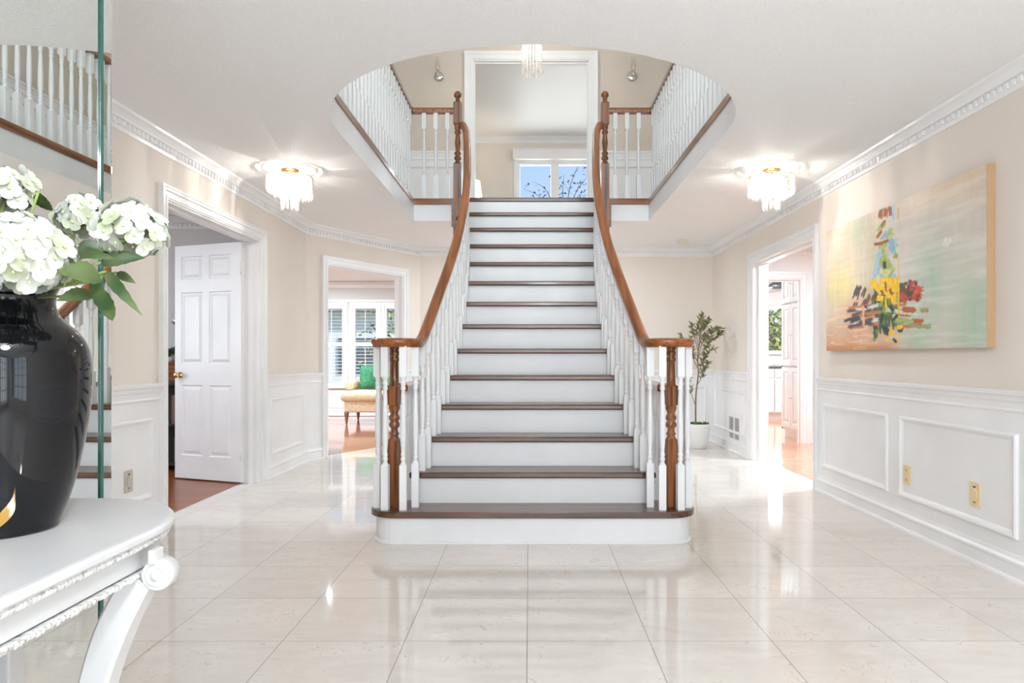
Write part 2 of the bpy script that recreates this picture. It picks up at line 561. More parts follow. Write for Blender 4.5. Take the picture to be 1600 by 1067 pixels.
# ------------------------------------------------------------------ structure: floors
mb = MB()
nA = Vector((-(B - A).y, (B - A).x)).normalized()      # pointing out of the hall
A2 = A + nA * .12; B2 = B + nA * .12
mb.flat([[(MX, -2), (2.435, -2), (2.435, BY + .1), (B2.x, BY + .1), (B2.x, B2.y), (A2.x, A2.y), (-2.42, A2.y), (-2.42, 1.86), (MX, 1.86)]], 0)
struct(mb.build('floor', M_TILE))
mb = MB(); mb.flat([[(-6.2, 1.86), (-2.42, 1.86), (-2.42, 6.72), (-6.2, 6.72)]], 0)
struct(mb.build('floor_study', M_WOODF))
mb = MB(); mb.flat([[(-5.5, 6.72), (2.42, 6.72), (2.42, 12.5), (-5.5, 12.5)]], -.006)
struct(mb.build('floor_living', M_WOODL))
mb = MB(); mb.flat([[(2.435, 2.0), (6.6, 2.0), (6.6, 12.5), (2.435, 12.5)]], 0)
struct(mb.build('floor_kitchen', M_WOODK))

# opening of the upper gallery
OW = 1.17; OY0 = 4.10; OYB = 6.83; OB = 1.12; LN = .72; LY = 6.70


def opening(off=0.0, n=28):
    pts = []
    for k in range(n + 1):
        a = pi + pi * k / n
        pts.append((CX + (OW - off) * cos(a), OY0 + (OB - off) * sin(a)))
    pts = [(p[0], p[1]) for p in pts]
    # left side start (-OW, OY0) ... right side end (OW, OY0)
    pts += [(CX + OW - off, OYB - off), (CX + LN, OYB - off), (CX + LN, LY), (CX - LN, LY), (CX - LN, OYB - off), (CX - OW + off, OYB - off)]
    return pts


outer = [(-2.5, -2.1), (2.5, -2.1), (2.5, 8.66), (-2.5, 8.66)]
mb = MB(); mb.flat([outer, opening()], CEIL, 0, False)
struct(mb.build('ceiling', M_CEIL, recalc=False))
mb = MB(); mb.flat([outer, opening(.0)], UF - .01, 0, True)
struct(mb.build('floor_upper', mat('upper_hall_carpet', (.60, .57, .53), .9), recalc=False))
mb = MB(); op = opening()
n = len(op)
for i in range(n):
    a, b = op[i], op[(i + 1) % n]
    mb.add([(a[0], a[1], CEIL), (b[0], b[1], CEIL), (b[0], b[1], UF - .01), (a[0], a[1], UF - .01)], [(0, 1, 2, 3)])
struct(mb.build('trim_1', M_STAIRWHITE, recalc=True))
mb = MB(); mb.flat([[(-2.5, .7), (2.5, .7), (2.5, 8.5), (-2.5, 8.5)]], UC, 0, False)
struct(mb.build('ceiling_upper', M_CEIL, recalc=False))
for nm, x0, x1, y0, y1, z in (('ceiling_study', -6.2, -2.42, 1.8, 6.78, CEIL + .004), ('ceiling_living', -5.6, -1.3, 6.7, 12.6, CEIL + .006),
                              ('ceiling_living_rear', -1.3, 2.42, 8.6, 12.6, CEIL + .006),
                              ('ceiling_kitchen', 2.455, 6.7, 1.9, 12.6, CEIL + .008), ('ceiling_bedroom', -3.2, 3.2, 8.3, 12.6, UC)):
    mb = MB(); mb.flat([[(x0, y0), (x1, y0), (x1, y1), (x0, y1)]], z, 0, False)
    struct(mb.build(nm, M_CEIL if z < 3 else M_ROOMW, recalc=False))


# ------------------------------------------------------------------ structure: walls
def wall(name, F, s0, s1, z0, z1, th, holes, m, m_back=None):
    """holes: (s0,s1,z0,z1)"""
    mb = MB()
    S = sorted({s0, s1} | {h[0] for h in holes} | {h[1] for h in holes})
    Z = sorted({z0, z1} | {h[2] for h in holes} | {h[3] for h in holes})
    S = [q for q in S if s0 <= q <= s1]; Z = [q for q in Z if z0 <= q <= z1]
    def solid(a, b, c, e):
        return not any(h[0] <= a + 1e-6 and b - 1e-6 <= h[1] and h[2] <= c + 1e-6 and e - 1e-6 <= h[3] for h in holes)
    for i in range(len(S) - 1):
        for j in range(len(Z) - 1):
            a, b, c, e = S[i], S[i + 1], Z[j], Z[j + 1]
            if not solid(a, b, c, e): continue
            mb.add([F(a, 0, c), F(b, 0, c), F(b, 0, e), F(a, 0, e)], [(0, 1, 2, 3)], 0)
            mb.add([F(a, -th, c), F(b, -th, c), F(b, -th, e), F(a, -th, e)], [(3, 2, 1, 0)], 1)
            def edge(p, q, r, t):
                mb.add([p, q, r, t], [(0, 1, 2, 3)], 2)
            if i == 0 or not solid(S[i - 1], a, c, e): edge(F(a, 0, c), F(a, -th, c), F(a, -th, e), F(a, 0, e))
            if i == len(S) - 2 or not solid(b, S[i + 2], c, e): edge(F(b, 0, c), F(b, -th, c), F(b, -th, e), F(b, 0, e))
            if j == 0 or not solid(a, b, Z[j - 1], c): edge(F(a, 0, c), F(b, 0, c), F(b, -th, c), F(a, -th, c))
            if j == len(Z) - 2 or not solid(a, b, e, Z[j + 2]): edge(F(a, 0, e), F(b, 0, e), F(b, -th, e), F(a, -th, e))
    return struct(mb.build(name, [m, m_back or m, M_WHITE], recalc=False))


FLt = Frame((LX, 0), (0, 1), (1, 0))
FRt = Frame((RX, 0), (0, 1), (-1, 0))
FBk = Frame((0, BY), (1, 0), (0, -1))
FAn = Frame(A, B - A, -nA)
LEN = (B - A).length
LD = (4.28, 5.78, -.1, 2.045)      # left door opening
RD = (5.51, 7.04, -.1, 2.035)      # right door opening
AD = (.285, 1.49, -.1, 2.04)       # opening in the angled wall
wall('wall_left', FLt, 1.87, A.y, 0, CEIL, .15, [LD], M_BEIGE, M_GREYW)
SW = (-1.75, -.25, .35, 2.15)  # invented window opening that lets the side fill in
wall('wall_right', FRt, -2.0, BY + .1, 0, CEIL, .16, [RD, SW], M_BEIGE, M_ROOMW)
wall('wall_back', FBk, B.x, RX, 0, CEIL, .12, [], M_BEIGE, M_ROOMW)
wall('wall_angled', FAn, 0, LEN, 0, CEIL, .12, [AD], M_BEIGE, M_ROOMW)
# closet wall that carries the mirror, and its return to the left wall
mb = MB(); mb.box(-1.32, MX - .012, -2.0, 1.887, 0, CEIL); struct(mb.build('wall_mirror_side', M_BEIGE))
mb = MB(); mb.box(-2.42, -1.32, 1.76, 1.872, 0, CEIL); struct(mb.build('wall_closet_return', M_BEIGE))
# front wall behind the camera with glazed entrance
FFr = Frame((0, -2.0), (1, 0), (0, 1))
fh = [(-1.1, -.5, .15, 2.25), (-.35, .55, .15, 2.25), (.7, 1.3, .15, 2.25), (1.45, 2.2, .15, 2.25)]
wall('wall_front', FFr, -1.32, 2.46, 0, CEIL, .15, fh, M_BEIGE)
mb = MB()
for h in fh:
    for k in range(1, 2 if h[1] - h[0] < .5 else 3):
        x = h[0] + (h[1] - h[0]) * k / (2 if h[1] - h[0] < .5 else 3)
        mb.box(x - .012, x + .012, -2.10, -2.07, h[2], h[3])
    for k in range(1, 5):
        z = h[2] + (h[3] - h[2]) * k / 5
        mb.box(h[0], h[1], -2.10, -2.07, z - .012, z + .012)
for k in range(1, 4):  # bars of the added side window
    mb.box(2.36, 2.39, SW[0] + 1.5 * k / 4 - .015, SW[0] + 1.5 * k / 4 + .015, SW[2], SW[3])
for k in range(1, 5):
    mb.box(2.36, 2.39, SW[0], SW[1], SW[2] + 1.8 * k / 5 - .012, SW[2] + 1.8 * k / 5 + .012)
struct(mb.build('window_1', M_WHITE))

# upper storey shell
FUL = Frame((-2.29, 0), (0, 1), (1, 0)); FUR = Frame((2.30, 0), (0, 1), (-1, 0))
UBY = 8.30
FUB = Frame((0, UBY), (1, 0), (0, -1))
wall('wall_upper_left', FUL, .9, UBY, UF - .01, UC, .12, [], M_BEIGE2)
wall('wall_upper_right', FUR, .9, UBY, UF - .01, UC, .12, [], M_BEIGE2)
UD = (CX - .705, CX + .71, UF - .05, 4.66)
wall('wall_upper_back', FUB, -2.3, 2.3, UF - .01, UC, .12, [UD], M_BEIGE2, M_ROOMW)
wall('wall_upper_front', Frame((0, .9), (1, 0), (0, 1)), -2.3, 2.3, UF - .01, UC, .12, [(-1.6, 1.6, 3.0, 4.8)], M_BEIGE2)  # window hole invented for the upper hall fill
# bedroom behind the upper opening
FBR = Frame((0, 12.4), (1, 0), (0, -1))
BW = (-.22, 1.15, 3.35, 4.60)
wall('wall_bedroom_back', FBR, -3.2, 3.2, UF - .01, UC, .15, [BW], M_BEIGE)
wall('wall_bedroom_left', Frame((-3.2, 0), (0, 1), (1, 0)), 8.42, 12.4, UF - .01, UC, .1, [], M_BEIGE)
wall('wall_bedroom_right', Frame((3.2, 0), (0, 1), (-1, 0)), 8.42, 12.4, UF - .01, UC, .1, [], M_BEIGE)
mb = MB(); mb.flat([[(-3.2, 8.3), (3.2, 8.3), (3.2, 12.5), (-3.2, 12.5)]], UF - .012)
struct(mb.build('floor_bedroom', mat('bedroom_carpet', (.6, .57, .52), .9)))

# study behind the left door
wall('wall_study_back', Frame((0, 6.70), (1, 0), (0, -1)), -6.2, -2.42, 0, CEIL, .1, [], M_GREYW, M_ROOMW)
wall('wall_study_left', Frame((-6.2, 0), (0, 1), (1, 0)), 1.86, 6.7, 0, CEIL, .1, [(3.3, 5.3, .8, 2.2)], M_GREYW)  # hole for the added study window, lets its fill light in
wall('wall_study_front', Frame((0, 1.86), (1, 0), (0, 1)), -6.2, -2.42, 0, CEIL, .1, [], M_GREYW)

# living room
FLV = Frame((0, 12.4), (1, 0), (0, -1))
LVW = [(-4.36, -3.92, .53, 2.0), (-3.80, -3.345, .53, 2.0), (-3.19, -2.735, .53, 2.0), (-2.62, -2.165, .53, 2.0)]
M_LVW = mat('living_wall_paint', (.60, .60, .58), .6)
wall('wall_living_back', FLV, -5.5, 2.42, -.01, CEIL, .15, LVW, M_LVW)
wall('wall_living_left', Frame((-5.5, 0), (0, 1), (1, 0)), 6.8, 12.4, -.01, CEIL, .1, [], M_LVW)

# kitchen and passage
FPT = Frame((0, 8.40), (1, 0), (0, -1))
wall('wall_passage', FPT, 2.455, 6.6, 0, CEIL, .12, [(2.52, 3.34, -.1, 2.02)], M_ROOMW)
FKB = Frame((0, 12.4), (1, 0), (0, -1))
KW = (4.30, 5.9, 1.14, 1.99)
wall('wall_kitchen_back', FKB, 2.455, 6.6, 0, CEIL, .15, [KW], M_ROOMW)
wall('wall_kitchen_right', Frame((6.6, 0), (0, 1), (-1, 0)), 2.0, 12.4, 0, CEIL, .1, [], M_ROOMW)
wall('wall_kitchen_left', Frame((2.43, 0), (0, 1), (1, 0)), 8.66, 12.4, 0, CEIL, .02, [], M_ROOMW)
wall('wall_passage_front', Frame((0, 2.0), (1, 0), (0, 1)), 2.455, 6.6, 0, CEIL, .1, [], M_ROOMW)

# ------------------------------------------------------------------ trims: crown, wainscot, base, casings
CROWN = [(0, CEIL - .105), (.008, CEIL - .105), (.012, CEIL - .088), (.014, CEIL - .085), (.014, CEIL - .052), (.03, CEIL - .046), (.036, CEIL - .036),
         (.055, CEIL - .022), (.075, CEIL - .012), (.080, CEIL), (0, CEIL)]


def crown(name, path, dentil=True, zt=CEIL, closed=False):
    mb = MB()
    mb.wallsweep(path, [(d, z + zt - CEIL) for d, z in CROWN], closed=closed)
    if dentil:
        for i in range(len(path) - 1):
            a = Vector(path[i][:2]); b = Vector(path[i + 1][:2]); t = (b - a).normalized()
            F = Frame(a, t, (t.y, -t.x)); L = (b - a).length
            k = .03
            while k < L - .03:
                mb.box(k, k + .024, .012, .027, zt - .083, zt - .054, F=F)
                k += .046
    return struct(mb.build(name, M_WHITE))


crown('trim_2', [(LX, 1.87), (A.x, A.y), (B.x, B.y), (RX, BY), (RX, -2.0)])
crown('trim_3', [(-6.2, 6.70), (-2.42, 6.70)])
crown('trim_4', [(-5.5, 12.4), (2.42, 12.4)], False)
crown('trim_5', [(-3.2, 12.4), (3.2, 12.4)], False, UC)
crown('trim_6', [(6.6, 8.40), (2.455, 8.40)][::-1])

WAINS = [(0, .10), (.008, .10), (.008, .795), (.013, .80), (.016, .808), (.012, .816), (.012, .845), (.018, .852), (.022, .872), (.034, .882), (.036, .897), (.026, .903), (0, .903)]
BASE = [(0, 0), (.034, 0), (.034, .012), (.030, .022), (.018, .026), (.018, .082), (.022, .088), (.022, .10), (.014, .112), (.010, .13), (0, .135)]
segs = [('left', [(LX, 1.872), (LX, LD[0] - .085)]),
        ('left_rear', [(LX, LD[1] + .085), (A.x, A.y), tuple(A + (B - A).normalized() * (AD[0] - .085))]),
        ('back', [tuple(A + (B - A).normalized() * (AD[1] + .085)), (B.x, B.y), (RX, BY), (RX, RD[1] + .085)]),
        ('right', [(RX, RD[0] - .085), (RX, .10)])]
mouldings = {'left': [(FLt, 2.9, 4.10, .22, .70), (FLt, 2.0, 2.8, .22, .70)],
             'left_rear': [(FLt, 5.98, 6.84, .20, .70)],
             'back': [(FBk, -1.2, -.4, .2, .70), (FBk, -.3, .5, .2, .70), (FBk, .6, 1.35, .2, .7), (FBk, 1.45, 2.2, .2, .7), (FRt, 7.24, 8.43, .21, .69)],
             'right': [(FRt, 4.36, 5.33, .205, .70), (FRt, 3.20, 4.22, .205, .70), (FRt, 2.0, 3.06, .205, .7), (FRt, .8, 1.86, .205, .7)]}
for i, (nm, path) in enumerate(segs):
    mb = MB(); mb.wallsweep(path, WAINS)
    for F, s0, s1, z0, z1 in mouldings[nm]:
        mb.frame(F, s0, s1, z0, z1, .036, .017, .008)
    struct(mb.build('trim_%d' % (7 + i), M_WHITE))
    mb = MB(); mb.wallsweep(path, BASE); struct(mb.build('baseboard_' + nm, M_WHITE))

# upper storey wainscot
mb = MB()
upath = [(-2.29, .9), (-2.29, UBY), (UD[0] - .09, UBY)]
UW = [(d, z + UF + .03) for d, z in WAINS]
mb.wallsweep(upath, UW); mb.wallsweep(upath, [(d, z + UF) for d, z in BASE])
upath = [(UD[1] + .09, UBY), (2.30, UBY), (2.30, .9)]
mb.wallsweep(upath, UW); mb.wallsweep(upath, [(d, z + UF) for d, z in BASE])
for F in (FUL, FUR):
    for k in range(6):
        mb.frame(F, 1.1 + k * 1.18, 2.16 + k * 1.18, UF + .24, UF + .76, .036, .017, .008)
for a, b in ((-2.2, -1.62), (-1.52, -.85), (.9, 1.55), (1.65, 2.2)):
    mb.frame(FUB, a, b, UF + .24, UF + .76, .036, .017, .008)
struct(mb.build('trim_11', M_WHITE))


def casing(name, F, h, w=.085, d0=0.0, floor_z=0.0, both=None):
    mb = MB()
    s0, s1, zt = h[0], h[1], h[3]
    for q0, q1, th in ((0, w * .12, .012), (w * .12, w * .30, .019), (w * .30, w * .62, .014), (w * .62, w * .86, .024), (w * .86, w, .03)):
        mb.box(s0 - q1, s0 - q0, d0, d0 + th, floor_z, zt + q1, F=F)
        mb.box(s1 + q0, s1 + q1, d0, d0 + th, floor_z, zt + q1, F=F)
        mb.box(s0 - q0, s1 + q0, d0, d0 + th, zt + q0, zt + q1, F=F)
    if both:      # jamb lining and stop
        t = both
        mb.box(s0 - .001, s0 + .012, -t, 0.001, floor_z, zt, F=F)
        mb.box(s1 - .012, s1 + .001, -t, 0.001, floor_z, zt, F=F)
        mb.box(s0 + .012, s1 - .012, -t, 0.001, zt - .012, zt, F=F)
        mb.box(s0 + .012, s0 + .026, -t * .62, -t * .35, floor_z, zt - .012, F=F)
        mb.box(s1 - .026, s1 - .012, -t * .62, -t * .35, floor_z, zt - .012, F=F)
        mb.box(s0 + .026, s1 - .026, -t * .62, -t * .35, zt - .026, zt - .012, F=F)
    return struct(mb.build(name, M_WHITE))


casing('trim_12', FLt, LD, both=.15)
casing('trim_13', FRt, RD, both=.16)
casing('trim_14', FAn, AD, both=.12)
casing('trim_15', FUB, UD, .10, floor_z=UF, both=.12)
casing('trim_16', FPT, (2.52, 3.34, 0, 2.02), .09, both=.12)

# ------------------------------------------------------------------ windows
def window(name, F, h, cols=1, rows=1, fw=.045, m=M_WHITE, cas=.07, sill=True, dep=.1, bars=.02):
    mb = MB()
    s0, s1, z0, z1 = h
    mb.box(s0, s0 + fw, -dep, -.02, z0, z1, F=F); mb.box(s1 - fw, s1, -dep, -.02, z0, z1, F=F)
    mb.box(s0 + fw, s1 - fw, -dep, -.02, z0, z0 + fw, F=F); mb.box(s0 + fw, s1 - fw, -dep, -.02, z1 - fw, z1, F=F)
    for k in range(1, cols):
        s = s0 + (s1 - s0) * k / cols
        mb.box(s - bars, s + bars, -dep, -.03, z0 + fw, z1 - fw, F=F)
    for k in range(1, rows):
        z = z0 + (z1 - z0) * k / rows
        mb.box(s0 + fw, s1 - fw, -dep, -.03, z - bars, z + bars, F=F)
    mb.add([F(s0, -dep * .7, z0), F(s1, -dep * .7, z0), F(s1, -dep * .7, z1), F(s0, -dep * .7, z1)], [(0, 1, 2, 3)], 1)
    if cas:
        for a, b, c, e in ((s0 - cas, s0, z0 - cas * .6, z1 + cas), (s1, s1 + cas, z0 - cas * .6, z1 + cas), (s0, s1, z1, z1 + cas), (s0, s1, z0 - cas * .6, z0)):
            mb.box(a, b, 0.001, .018, c, e, F=F)
        if sill: mb.box(s0 - cas, s1 + cas, .018, .05, z0 - .03, z0, F=F)
    return struct(mb.build(name, [m, M_GLASS], recalc=False))


for i, h in enumerate(LVW):
    window('window_%d' % (2 + i), FLV, h, 1, 1, .03, cas=.055)
window('window_6', FBR, BW, 2, 1, .05, cas=.06, bars=.075)
window('window_7', FKB, KW, 2, 1, .04, cas=.08)
window('window_8', Frame((-6.2, 0), (0, 1), (1, 0)), (3.3, 5.3, .8, 2.2), 3, 2, .05, cas=.07)  # unseen study window, added for the fill light
# headboard trim above the living room windows and panel below
mb = MB(); mb.box(-4.5, -2.0, .001, .03, 2.06, 2.10, F=FLV); mb.box(-4.5, -2.0, .001, .012, .14, .47, F=FLV)
mb.wallsweep([(-5.5, 12.4), (2.42, 12.4)], BASE)
struct(mb.build('trim_17', M_WHITE))

# roller shade box over the bedroom window
mb = MB()
mb.box(-.30, 1.22, .02, .11, 4.62, 4.80, F=FBR); mb.box(-.31, 1.23, .015, .12, 4.79, 4.81, F=FBR)
tag(mb.build('window_valance', M_WHITE, bevel=.006), 'white boxed valance across the top of the upstairs window', 'valance')

# plantation shutters
M_SHUT = mat('shutter_white', (.84, .84, .84), .4)
shut_labels = ['white louvred shutter in the leftmost living room window, cut by the door casing edge',
               'white louvred shutter in the living room window left of the green cushions',
               'white louvred shutter in the living room window above the green cushions',
               'white louvred shutter in the living room window behind the newel post']
for i, h in enumerate(LVW):
    t = thing('window_shutter', shut_labels[i], 'shutter', ((h[0] + h[1]) / 2, 12.385, h[2]), 0, 'plantation shutters in the living room')
    w = (h[1] - h[0]) / 2 - .004; hh = h[3] - h[2]
    f = MB()
    f.box(-w, -w + .035, 0, .028, 0, hh); f.box(w - .035, w, 0, .028, 0, hh)
    for z0, z1 in ((0, .06), (.73, .80), (hh - .06, hh)):
        f.box(-w + .035, w - .035, 0, .028, z0, z1)
    f.build('shutter_frame', M_SHUT, t)
    for z0, z1 in ((.06, .73), (.80, hh - .06)):
        l = MB(); n = int((z1 - z0) / .056)
        for k in range(n):
            z = z0 + (z1 - z0) * (k + .5) / n
            c, s_ = cos(radians(8)), sin(radians(8))
            R = []
            for x in (-w + .036, w - .036):
                R.append([(x, .014 + u * c - v * s_, z + u * s_ + v * c) for u, v in ((-.028, 0), (0, .004), (.028, 0), (0, -.004))])
            l.rings(R, 0, False)
        l.build('louvres', M_SHUT, t)
        r = MB(); r.box(-.005, .005, -.022, -.012, z0 + .03, z1 - .03); r.build('tilt_rod', M_SHUT, t)

# ------------------------------------------------------------------ staircase
HALF = [(3.70, .80), (4.03, .69), (4.147, .667), (4.29, .643), (4.51, .610), (4.73, .578), (4.945, .553), (5.16, .539), (5.38, .532),
        (5.60, .535), (5.82, .547), (6.03, .566), (6.25, .588), (6.47, .615), (6.60, .645), (6.70, .69), (6.9, .72)]


def half(y):
    if y <= HALF[0][0]: return HALF[0][1]
    for (a, u), (b, v) in zip(HALF, HALF[1:]):
        if y <= b: return u + (v - u) * (y - a) / (b - a)
    return HALF[-1][1]


def nose(y):
    return H + (y - Y1) * H / G


RAILH = .765       # rail top above nosing line
LEVEL = 1.168      # top of the level part of the rail


def rail_top(y):
    a = nose(y) + RAILH; b = LEVEL
    k = .035
    h_ = max(k - abs(a - b), 0) / k
    return max(a, b) + h_ * h_ * k * .25


stair = thing('staircase', 'white and oak staircase flaring out at its foot, rising to the upper landing', 'staircase', (CX, Y1, 0))


def SB(mb, name, m, **kw):      # build a stair part, vertices given in world space
    off = Vector((CX, Y1, 0))
    mb.v = [tuple(Vector(v) - off) for v in mb.v]
    return mb.build(name, m, stair, **kw)


def tread_profile(mb, poly, z, over=0):
    """tread slab with rounded nose: three stacked slightly inset prisms"""
    mb.prism(poly, z - .036, z)


# starting step: bullnose both ends
def bull(off=0.0):
    r = .165 - off; cx_ = .778; cy = 4.02
    pts = []
    for k in range(0, 15):
        a = -pi / 2 + pi * k / 14
        pts.append((CX + cx_ + r * cos(a), cy + r * sin(a)))
    right = pts
    left = [(2 * CX - p[0], p[1]) for p in pts[::-1]]
    return right + left


mb = MB(); p = bull(0.0); tread_profile(mb, p, H); SB(mb, 'tread', M_TREAD, bevel=.010)
mb = MB(); mb.prism(bull(.028), 0.0, H - .036)
SB(mb, 'riser', M_RISER)
mb = MB(); mb.prism(bull(.018), 0.0, .012); mb.prism(bull(.022), .012, .020)
SB(mb, 'base_moulding', M_STAIRWHITE, bevel=.003)
for k in range(2, 14):
    y = Y1 + (k - 1) * G; yb = y + G + .03
    mb = MB()
    ys = [y + (yb - y) * i / 4 for i in range(5)]
    R_ = [(CX + half(q) + .055, q) for q in ys]; L_ = [(CX - half(q) - .055, q) for q in ys[::-1]]
    tread_profile(mb, R_ + L_, k * H)
    SB(mb, 'tread', M_TREAD, bevel=.009)
for k in range(2, 15):
    y = Y1 + (k - 1) * G + .03
    mb = MB(); w = half(y) + .03 if k < 14 else LN - .005
    mb.box(CX - w, CX + w, y, y + .015, (k - 1) * H, k * H - .036)
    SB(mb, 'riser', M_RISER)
# landing nosing
mb = MB(); mb.box(CX - LN, CX + LN, Y1 + 13 * G - .002, Y1 + 13 * G + .14, UF - .04, UF + .002)
SB(mb, 'landing_nosing', M_TREAD, bevel=.008)
# stringers following the curve
for sx in (-1, 1):
    mb = MB()
    for k in range(1, 14):
        y0 = Y1 + (k - 1) * G + .03; y1 = y0 + G
        if k == 1: y0 = 4.02
        m_ = 4
        for i in range(m_):
            a = y0 + (y1 - y0) * i / m_; b = y0 + (y1 - y0) * (i + 1) / m_
            zt = k * H - .036
            za = max(0, nose(a) - .36); zb_ = max(0, nose(b) - .36)
            wa, wb = half(a) + .018, half(b) + .018
            vs = []
            for w_, yy, z0 in ((wa, a, za), (wb, b, zb_)):
                for dd in (0, .03):
                    vs += [(CX + sx * (w_ + dd - .005), yy, z0), (CX + sx * (w_ + dd - .005), yy, zt)]
            mb.add(vs, [(0, 1, 5, 4), (2, 6, 7, 3), (0, 4, 6, 2), (1, 3, 7, 5), (0, 2, 3, 1), (4, 5, 7, 6)])
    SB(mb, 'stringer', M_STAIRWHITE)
# soffit
mb = MB(); pv = None
for i in range(30):
    y = 4.25 + (6.72 - 4.25) * i / 29
    z = max(0.002, nose(y) - .35); w = half(y) + .02
    cur = [(CX - w, y, z), (CX + w, y, z)]
    if pv: mb.add([pv[0], pv[1], cur[1], cur[0]], [(0, 1, 2, 3)])
    pv = cur
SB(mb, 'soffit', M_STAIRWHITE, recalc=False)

RAILPROF = [(-.022, -.050), (-.024, -.036), (-.030, -.030), (-.033, -.018), (-.030, -.006), (-.018, 0.0), (0, .002),
            (.018, 0.0), (.030, -.006), (.033, -.018), (.030, -.030), (.024, -.036), (.022, -.050)]
for sx in (-1, 1):
    pts = [(.790, 4.105), (.845, 4.112), (.893, 4.075), (.912, 4.015), (.897, 3.955), (.845, 3.918), (.785, 3.908), (.728, 3.928), (.690, 3.975), (.676, 4.04)]
    P3 = [Vector((sx * w, y, LEVEL)) for w, y in pts]
    ys = [4.13 + (6.64 - 4.13) * i / 30 for i in range(31)]
    P3 += [Vector((sx * half(y), y, rail_top(y))) for y in ys]
    P3 = [Vector((CX + p.x, p.y, p.z)) for p in catmull(P3, 4)]
    mb = MB(); mb.sweep(P3, RAILPROF)
    mb.lathe([(.045, -.048), (.072, -.040), (.075, -.018), (.062, -.002), (.0, .002)], (CX + sx * .812, 4.02, LEVEL), 20)
    SB(mb, 'handrail', M_RAIL)


def newel_mesh(prof):
    mb = MB(); mb.turned(prof, seg=16); return mb


for sx in (-1, 1):
    z0 = H
    pr = [(z0, .0325, 1), (z0 + .385, .0325, 1), (z0 + .400, .026, 0), (z0 + .415, .022, 0), (z0 + .425, .030, 0), (z0 + .435, .022, 0), (z0 + .455, .020, 0),
          (z0 + .470, .031, 0), (z0 + .486, .031, 0), (z0 + .498, .022, 0), (z0 + .512, .032, 0), (z0 + .528, .030, 0), (z0 + .540, .022, 0), (z0 + .550, .024, 0),
          (z0 + .575, .033, 0), (z0 + .590, .030, 0), (z0 + .596, .034, 1), (z0 + .700, .034, 1), (z0 + .712, .027, 0), (z0 + .770, .025, 0),
          (z0 + .845, .022, 0), (z0 + .852, .028, 0), (z0 + .865, .030, 0), (z0 + .876, .021, 0), (z0 + .890, .029, 0), (z0 + .902, .029, 0),
          (z0 + .912, .021, 0), (z0 + .925, .028, 0), (z0 + .938, .028, 0)]
    mb = MB(); mb.turned(pr, (CX + sx * .812, 4.02, 0), seg=16, rot=sx * .25)
    SB(mb, 'newel_post', M_NEWEL)
    # upper newel
    b0 = 2.16
    pr = [(b0, .034, 1), (b0 + .02, .040, 1), (2.95, .040, 1), (2.97, .028, 0), (2.99, .022, 0), (3.00, .034, 0), (3.02, .034, 0), (3.035, .022, 0), (3.05, .032, 0), (3.065, .032, 0),
          (3.08, .020, 0), (3.16, .030, 0), (3.24, .020, 0), (3.26, .032, 0), (3.275, .032, 0), (3.285, .022, 0), (3.30, .032, 0), (3.32, .032, 0), (3.335, .026, 0), (3.345, .040, 1), (3.548, .040, 1),
          (3.556, .030, 1), (3.57, .018, 0), (3.585, .024, 0), (3.592, .020, 0)]
    import itertools
    for i in range(9):
        a = -pi / 2 + .5 + (pi - .5) * i / 8
        pr.append((3.632 + .038 * sin(a), max(.038 * cos(a), .001), 0))
    mb = MB(); mb.turned(pr, (CX + sx * .722, 6.72, 0), seg=16)
    SB(mb, 'newel_post', M_NEWEL)

# balusters
BAL = {}


def baluster_mesh(h, sq=.0205):
    key = round(h, 2)
    if key in BAL: return BAL[key]
    b = .285 * h; t = .80 * h
    q = lambda f: b + (t - b) * f
    pr = [(0, sq, 1), (b - .012, sq, 1), (b, .014, 0), (q(.02), .011, 0), (q(.035), .0155, 0), (q(.06), .0155, 0), (q(.075), .011, 0), (q(.09), .0145, 0), (q(.11), .0145, 0), (q(.13), .0115, 0),
          (q(.16), .0125, 0), (q(.30), .0178, 0), (q(.50), .0172, 0), (q(.80), .0125, 0), (q(.86), .0105, 0), (q(.875), .015, 0), (q(.90), .015, 0), (q(.915), .011, 0),
          (q(.93), .0155, 0), (q(.955), .0155, 0), (q(.97), .012, 0), (t, .015, 0), (t + .014, sq, 1), (h, sq, 1)]
    mb = MB(); mb.turned(pr, seg=12)
    BAL[key] = mb
    return mb


BALOBJ = {}


def put_baluster(parent, x, y, z, h, rz=0):
    """x,y,z relative to the parent's origin"""
    key = round(h, 2)
    if key not in BALOBJ:
        o = baluster_mesh(h).build('baluster', M_STAIRWHITE, parent)
        o.location = (x, y, z); o.rotation_euler = (0, 0, rz)
        BALOBJ[key] = o
        return o
    return part_copy(BALOBJ[key], (x, y, z), rz, parent)


for sx in (-1, 1):
    for w, y, r in ((.90, 3.985, .6), (.845, 3.922, .25), (.742, 3.920, -.25), (.685, 4.00, -.1)):
        put_baluster(stair, sx * w, y - Y1, H, LEVEL - .045 - H, r * sx * .4)
    for w, y in ((.905, 4.06), (.83, 4.115)):
        put_baluster(stair, sx * w, y - Y1, H, LEVEL - .045 - H, sx * .3)
    for k in range(2, 14):
        for dy in (.070, .179):
            y = Y1 + (k - 1) * G + dy
            if y > 6.60: continue
            put_baluster(stair, sx * half(y), y - Y1, k * H, rail_top(y) - .04 - k * H, 0)

